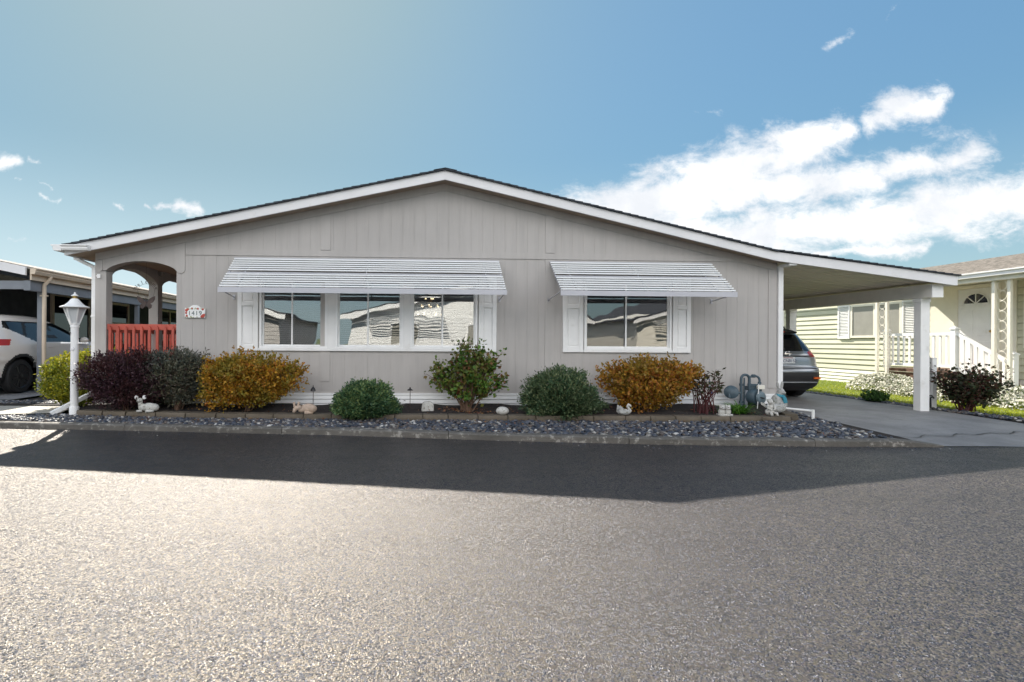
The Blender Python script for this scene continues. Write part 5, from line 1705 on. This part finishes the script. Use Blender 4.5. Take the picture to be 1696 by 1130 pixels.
mb = MB(); mb.box(UX + .05, UX + 8, -1.6, -1.5, .4, 3.2); mb.box(UX + .05, UX + 8, 15.9, 16, .4, 3.2)
mb.build('end_wall', M['sage'], nr)
mb = MB()
for i in range(4):
    z0 = .26 + i * .11
    mb.add([(UX - .03, y_, z0) for y_ in (-1.6, 16)] + [(UX - .008, y_, z0 + .108) for y_ in (-1.6, 16)] + [(UX + .05, y_, z0 + .108) for y_ in (-1.6, 16)] + [(UX + .05, y_, z0) for y_ in (-1.6, 16)],
           [(0, 2, 3, 1), (2, 4, 5, 3), (4, 6, 7, 5), (6, 0, 1, 7), (0, 6, 4, 2), (1, 3, 5, 7)])
mb.build('skirting', M['skirt'], nr)
ER = 12.35
ES = 13.50                                # narrow eave of the main roof beyond the porch
def nrz(u): return 3.13 + .2 * (u - ER) if u < 18 else 3.13 + .2 * (18 - ER) - .2 * (u - 18)
mb = MB()
for i in range(30):
    a = ER - .03 + (18 - ER) * i / 30; b = ER + (18 - ER) * (i + 1.2) / 30; b = min(b, 18)
    mb.prism([(a, nrz(a) + .01), (b, nrz(b) + .005), (b, nrz(b) + .025), (a, nrz(a) + .045)], -1.9, 4.80 if a < ES else 16.3)
mb.prism([(18, nrz(18)), (24, nrz(24)), (24, nrz(24) + .03), (18, nrz(18) + .03)], -1.9, 16.3)
mb.build('roof', M['wshingle'], nr)
MB().prism([(ER - .10, 3.03), (ER - .0, 3.03), (ER, 3.14), (ER - .13, 3.14), (ER - .13, 3.115), (ER - .10, 3.09)], -1.9, 4.79).build('gutter', M['white'], nr)
mb = MB(); mb.box(ER + .002, ER + .03, -1.89, 4.78, 2.93, 3.135); mb.box(ES + .002, ES + .03, 4.802, 16.2, nrz(ES) - .17, nrz(ES) + .01); mb.prism([(ER + .031, 2.93), (ES, nrz(ES) - .2), (ES, nrz(ES)), (ER + .031, 3.13)], 4.75, 4.775)
mb.build('fascia', M['ivory'], nr)
MB().box(ER + .032, UX + .04, -1.88, 4.74, 3.05, 3.075).build('soffit', M['ivory'], nr)
# trellis posts under the eave
for w_ in (1.36, 4.22, -1.5):
    t = MB()
    for dw in (0, .30): t.box(ER + .05, ER + .11, w_ + dw, w_ + dw + .06, .25, 3.048)
    t_ = t.build('trellis_post', M['ivory'], nr)
    sc_ = MB()
    for i in range(9):
        z_ = 1.05 + i * .22
        ring = [(ER + .08, w_ + .18 + .085 * math.cos(a * math.pi / 8), z_ + .105 * math.sin(a * math.pi / 8)) for a in range(17)]
        sc_.tube(ring, .005, 6, cap=False)
    sc_.build('scrollwork', M['ivory'], t_)
# windows with shutters on the long wall
def rwin(w0, w1, z0, z1, sh=True):
    f = MB(); t = .07; x0, x1 = UX - .06, UX - .02
    f.box(x0, x1, w0, w1, z0, z0 + t); f.box(x0, x1, w0, w1, z1 - t, z1); f.box(x0 + .002, x1, w0, w0 + t, z0 + t, z1 - t); f.box(x0 + .002, x1, w1 - t, w1, z0 + t, z1 - t)
    f.box(x0 + .002, x1, (w0 + w1) / 2 - .04, (w0 + w1) / 2 + .04, z0 + t, z1 - t)
    o = f.build('window', M['ivory'], nr)
    MB().box(x0 + .02, x1 - .003, w0 + t, w1 - t, z0 + t, z1 - t).build('pane', M['screen'], o)
    if sh:
        for a, b in ((w0 - .48, w0 - .02), (w1 + .02, w1 + .48)):
            s_ = MB()
            s_.box(x0 - .01, x1, a, a + .05, z0 - .03, z1 + .03); s_.box(x0 - .01, x1, b - .05, b, z0 - .03, z1 + .03); s_.box(x0 - .01, x1, a + .05, b - .05, z0 - .03, z0 + .05); s_.box(x0 - .01, x1, a + .05, b - .05, z1 - .05, z1 + .03)
            n_ = 20
            for i in range(n_):
                z_ = z0 + .07 + (z1 - z0 - .14) * i / (n_ - 1)
                s_.obox((UX - .045, (a + b) / 2, z_), (.04, b - a - .10, .008), rot(0, R(-35), 0))
            s_.box(x1 - .012, x1 - .004, a + .05, b - .05, z0, z1)
            s_.build('shutter', M['white'], nr)
rwin(5.17, 6.92, 1.72, 2.78); rwin(1.0, 2.2, 1.45, 2.78, False); rwin(10.4, 12.4, 1.72, 2.78)
# door with fanlight, white recess panel beside it
pn = MB(); pn.box(UX - .045, UX - .02, 2.35, 4.35, .90, 3.049)
pn.build('entry_panel', M['ivory'], nr)
dd = MB(); d0, d1 = 2.75, 3.60
dd.box(UX - .085, UX - .046, d0, d1, .90, 2.93)
do = dd.build('door', M['white'], nr, bevel=.004)
fr = MB(); fr.box(UX - .10, UX - .046, d0 - .09, d0 - .002, .9, 3.02); fr.box(UX - .10, UX - .046, d1 + .002, d1 + .09, .9, 3.02); fr.box(UX - .10, UX - .046, d0 - .002, d1 + .002, 2.935, 3.02)
fr.build('door_frame', M['ivory'], do)
fan = MB(); cy_ = (d0 + d1) / 2
arc = [(cy_ + .29 * math.cos(math.pi * i / 14), 2.55 + .26 * math.sin(math.pi * i / 14)) for i in range(15)]
fan.prism(arc, UX - .092, UX - .0855, 'x'); fan.build('fanlight', M['carglass'], do)
fb = MB()
for i in range(5):
    a = math.pi * (i + .0) / 4
    fb.bar((UX - .097, cy_, 2.55), (UX - .097, cy_ + .30 * math.cos(a), 2.55 + .27 * math.sin(a)), .012, .02)
fb.tube([(UX - .097, p[0], p[1]) for p in arc], .014, 6)
fb.build('fanlight_bar', M['white'], do)
pnl = MB()
for (a, b, z0, z1) in ((.10, .40, 1.75, 2.40), (.50, .80, 1.75, 2.40), (.10, .40, 1.05, 1.6), (.50, .80, 1.05, 1.6)):
    pnl.box(UX - .092, UX - .0855, d0 + a, d0 + b, z0, z1)
pnl.build('door_panel', M['white'], do, bevel=.004)
MB().ball((UX - .12, d0 + .07, 1.85), .032).build('door_handle', M['brass'], do)
# porch deck, stairs and white railing
DK = 12.55
dk = MB(); dk.box(DK, UX - .03, 2.60, 4.45, .80, .88)
dk.build('porch_deck', M['deck'], nr)
sk_ = MB(); sk_.box(DK + .03, DK + .06, 2.65, 4.4, .26, .79); sk_.build('deck_skirt', M['deck'], nr)
stp = MB()
for i in range(3):
    stp.box(DK, UX - .03, 2.59 - .30 * (i + 1), 2.595 - .30 * i, .26, .70 - .16 * i)
stp.build('stair', M['deck'], nr)
ra = empty('porch_railing', W(DK, 3.5, .88), PSI, "white railing of the right neighbour's porch and stairs", 'railing')
def rpost(y_, z0, h_):
    p = MB(); p.box(-.055, .055, y_ - .055, y_ + .055, z0, h_); p.box(-.07, .07, y_ - .07, y_ + .07, h_, h_ + .03); p.add([(-.06, y_ - .06, h_ + .03), (.06, y_ - .06, h_ + .03), (.06, y_ + .06, h_ + .03), (-.06, y_ + .06, h_ + .03), (0, y_, h_ + .08)], [(0, 1, 4), (1, 2, 4), (2, 3, 4), (3, 0, 4)])
    p.build('post', M['vinyl'], ra)
rpost(.88, 0, 1.0); rpost(-.88, 0, 1.0); rpost(-2.08, -.6, .42)
mb = MB(); mb.box(-.03, .03, -.82, .82, .86, .93); mb.box(-.025, .025, -.82, .82, .08, .14)
mb.bar((0, -.94, .90), (0, -2.03, .24), .06, .07); mb.bar((0, -.94, .08), (0, -2.03, -.54), .05, .06)
mb.build('rail', M['vinyl'], ra)
for i in range(10):
    y_ = -.70 + i * .1556
    MB().box(-.017, .017, y_ - .022, y_ + .022, .141, .859).build('baluster', M['vinyl'], ra)
for i in range(7):
    y_ = -1.07 - i * .14; t_ = (-.94 - y_) / 1.09
    MB().box(-.018, .018, y_ - .025, y_ + .025, .09 - .64 * t_, .87 - .68 * t_).build('baluster', M['vinyl'], ra)

# ------------------------------------------------------------------ the houses across the street (seen mirrored in the windows)
def street_home(x0, x1, y, label, wallm, depth=12, h_=2.9, ridge=4.4, door=False):
    r_ = empty('mobile_home', ((x0 + x1) / 2, y, .1), 0, label, 'house')
    a = (x1 - x0) / 2
    p = MB(); p.prism([(-a, 0), (a, 0), (a, h_), (0, ridge), (-a, h_)], -depth, -.02); p.build('wall', wallm, r_)
    for i in range(11): pass
    bo = MB()
    for i in range(12): bo.box(-a, a, -.022, .0 + .0, .55 + i * .19, .55 + i * .19 + .17)
    bo.build('siding', wallm, r_)
    rf = MB()
    for sx in (-1, 1):
        q = [(0, ridge + .02), (sx * (a + .4), h_ - .18), (sx * (a + .4), h_ - .12), (0, ridge + .1)]
        rf.prism(q if sx > 0 else q[::-1], -depth - .3, .45)
    rf.build('roof', M['shingle'], r_)
    fs = MB()
    for sx in (-1, 1):
        q = [(0, ridge - .20), (sx * (a + .42), h_ - .42), (sx * (a + .42), h_ - .2), (0, ridge + .01)]
        fs.prism(q if sx > 0 else q[::-1], .452, .48)
    fs.build('fascia', M['white'], r_)
    for c in (-.55, .1, .62):
        w_ = MB(); xc = c * a
        w_.box(xc - .75, xc + .75, .001, .06, 1.2, 1.3); w_.box(xc - .75, xc + .75, .001, .06, 2.3, 2.4); w_.box(xc - .75, xc - .65, .001, .058, 1.3, 2.3); w_.box(xc + .65, xc + .75, .001, .058, 1.3, 2.3); w_.box(xc - .04, xc + .04, .001, .058, 1.3, 2.3)
        o = w_.build('window', M['white'], r_)
        MB().box(xc - .65, xc + .65, .001, .03, 1.3, 2.3).build('pane', M['screen'], o)
    aw = MB()
    for k_ in range(8):
        aw.box(-.9 * a + .2, -.2 * a, .05 + k_ * .09, .12 + k_ * .09, 2.75 - k_ * .06, 2.76 - k_ * .06)
    aw.build('awning', M['awning'], r_)
    return r_


street_home(-3, 9.5, -8.6, 'white mobile home across the street mirrored in the middle windows', M['white'])
street_home(12.5, 25, -8.8, 'cream mobile home across the street mirrored in the right window', M['skirt'])
street_home(-19, -6.5, -8.4, 'tan mobile home across the street mirrored in the left windows', M['siding'])
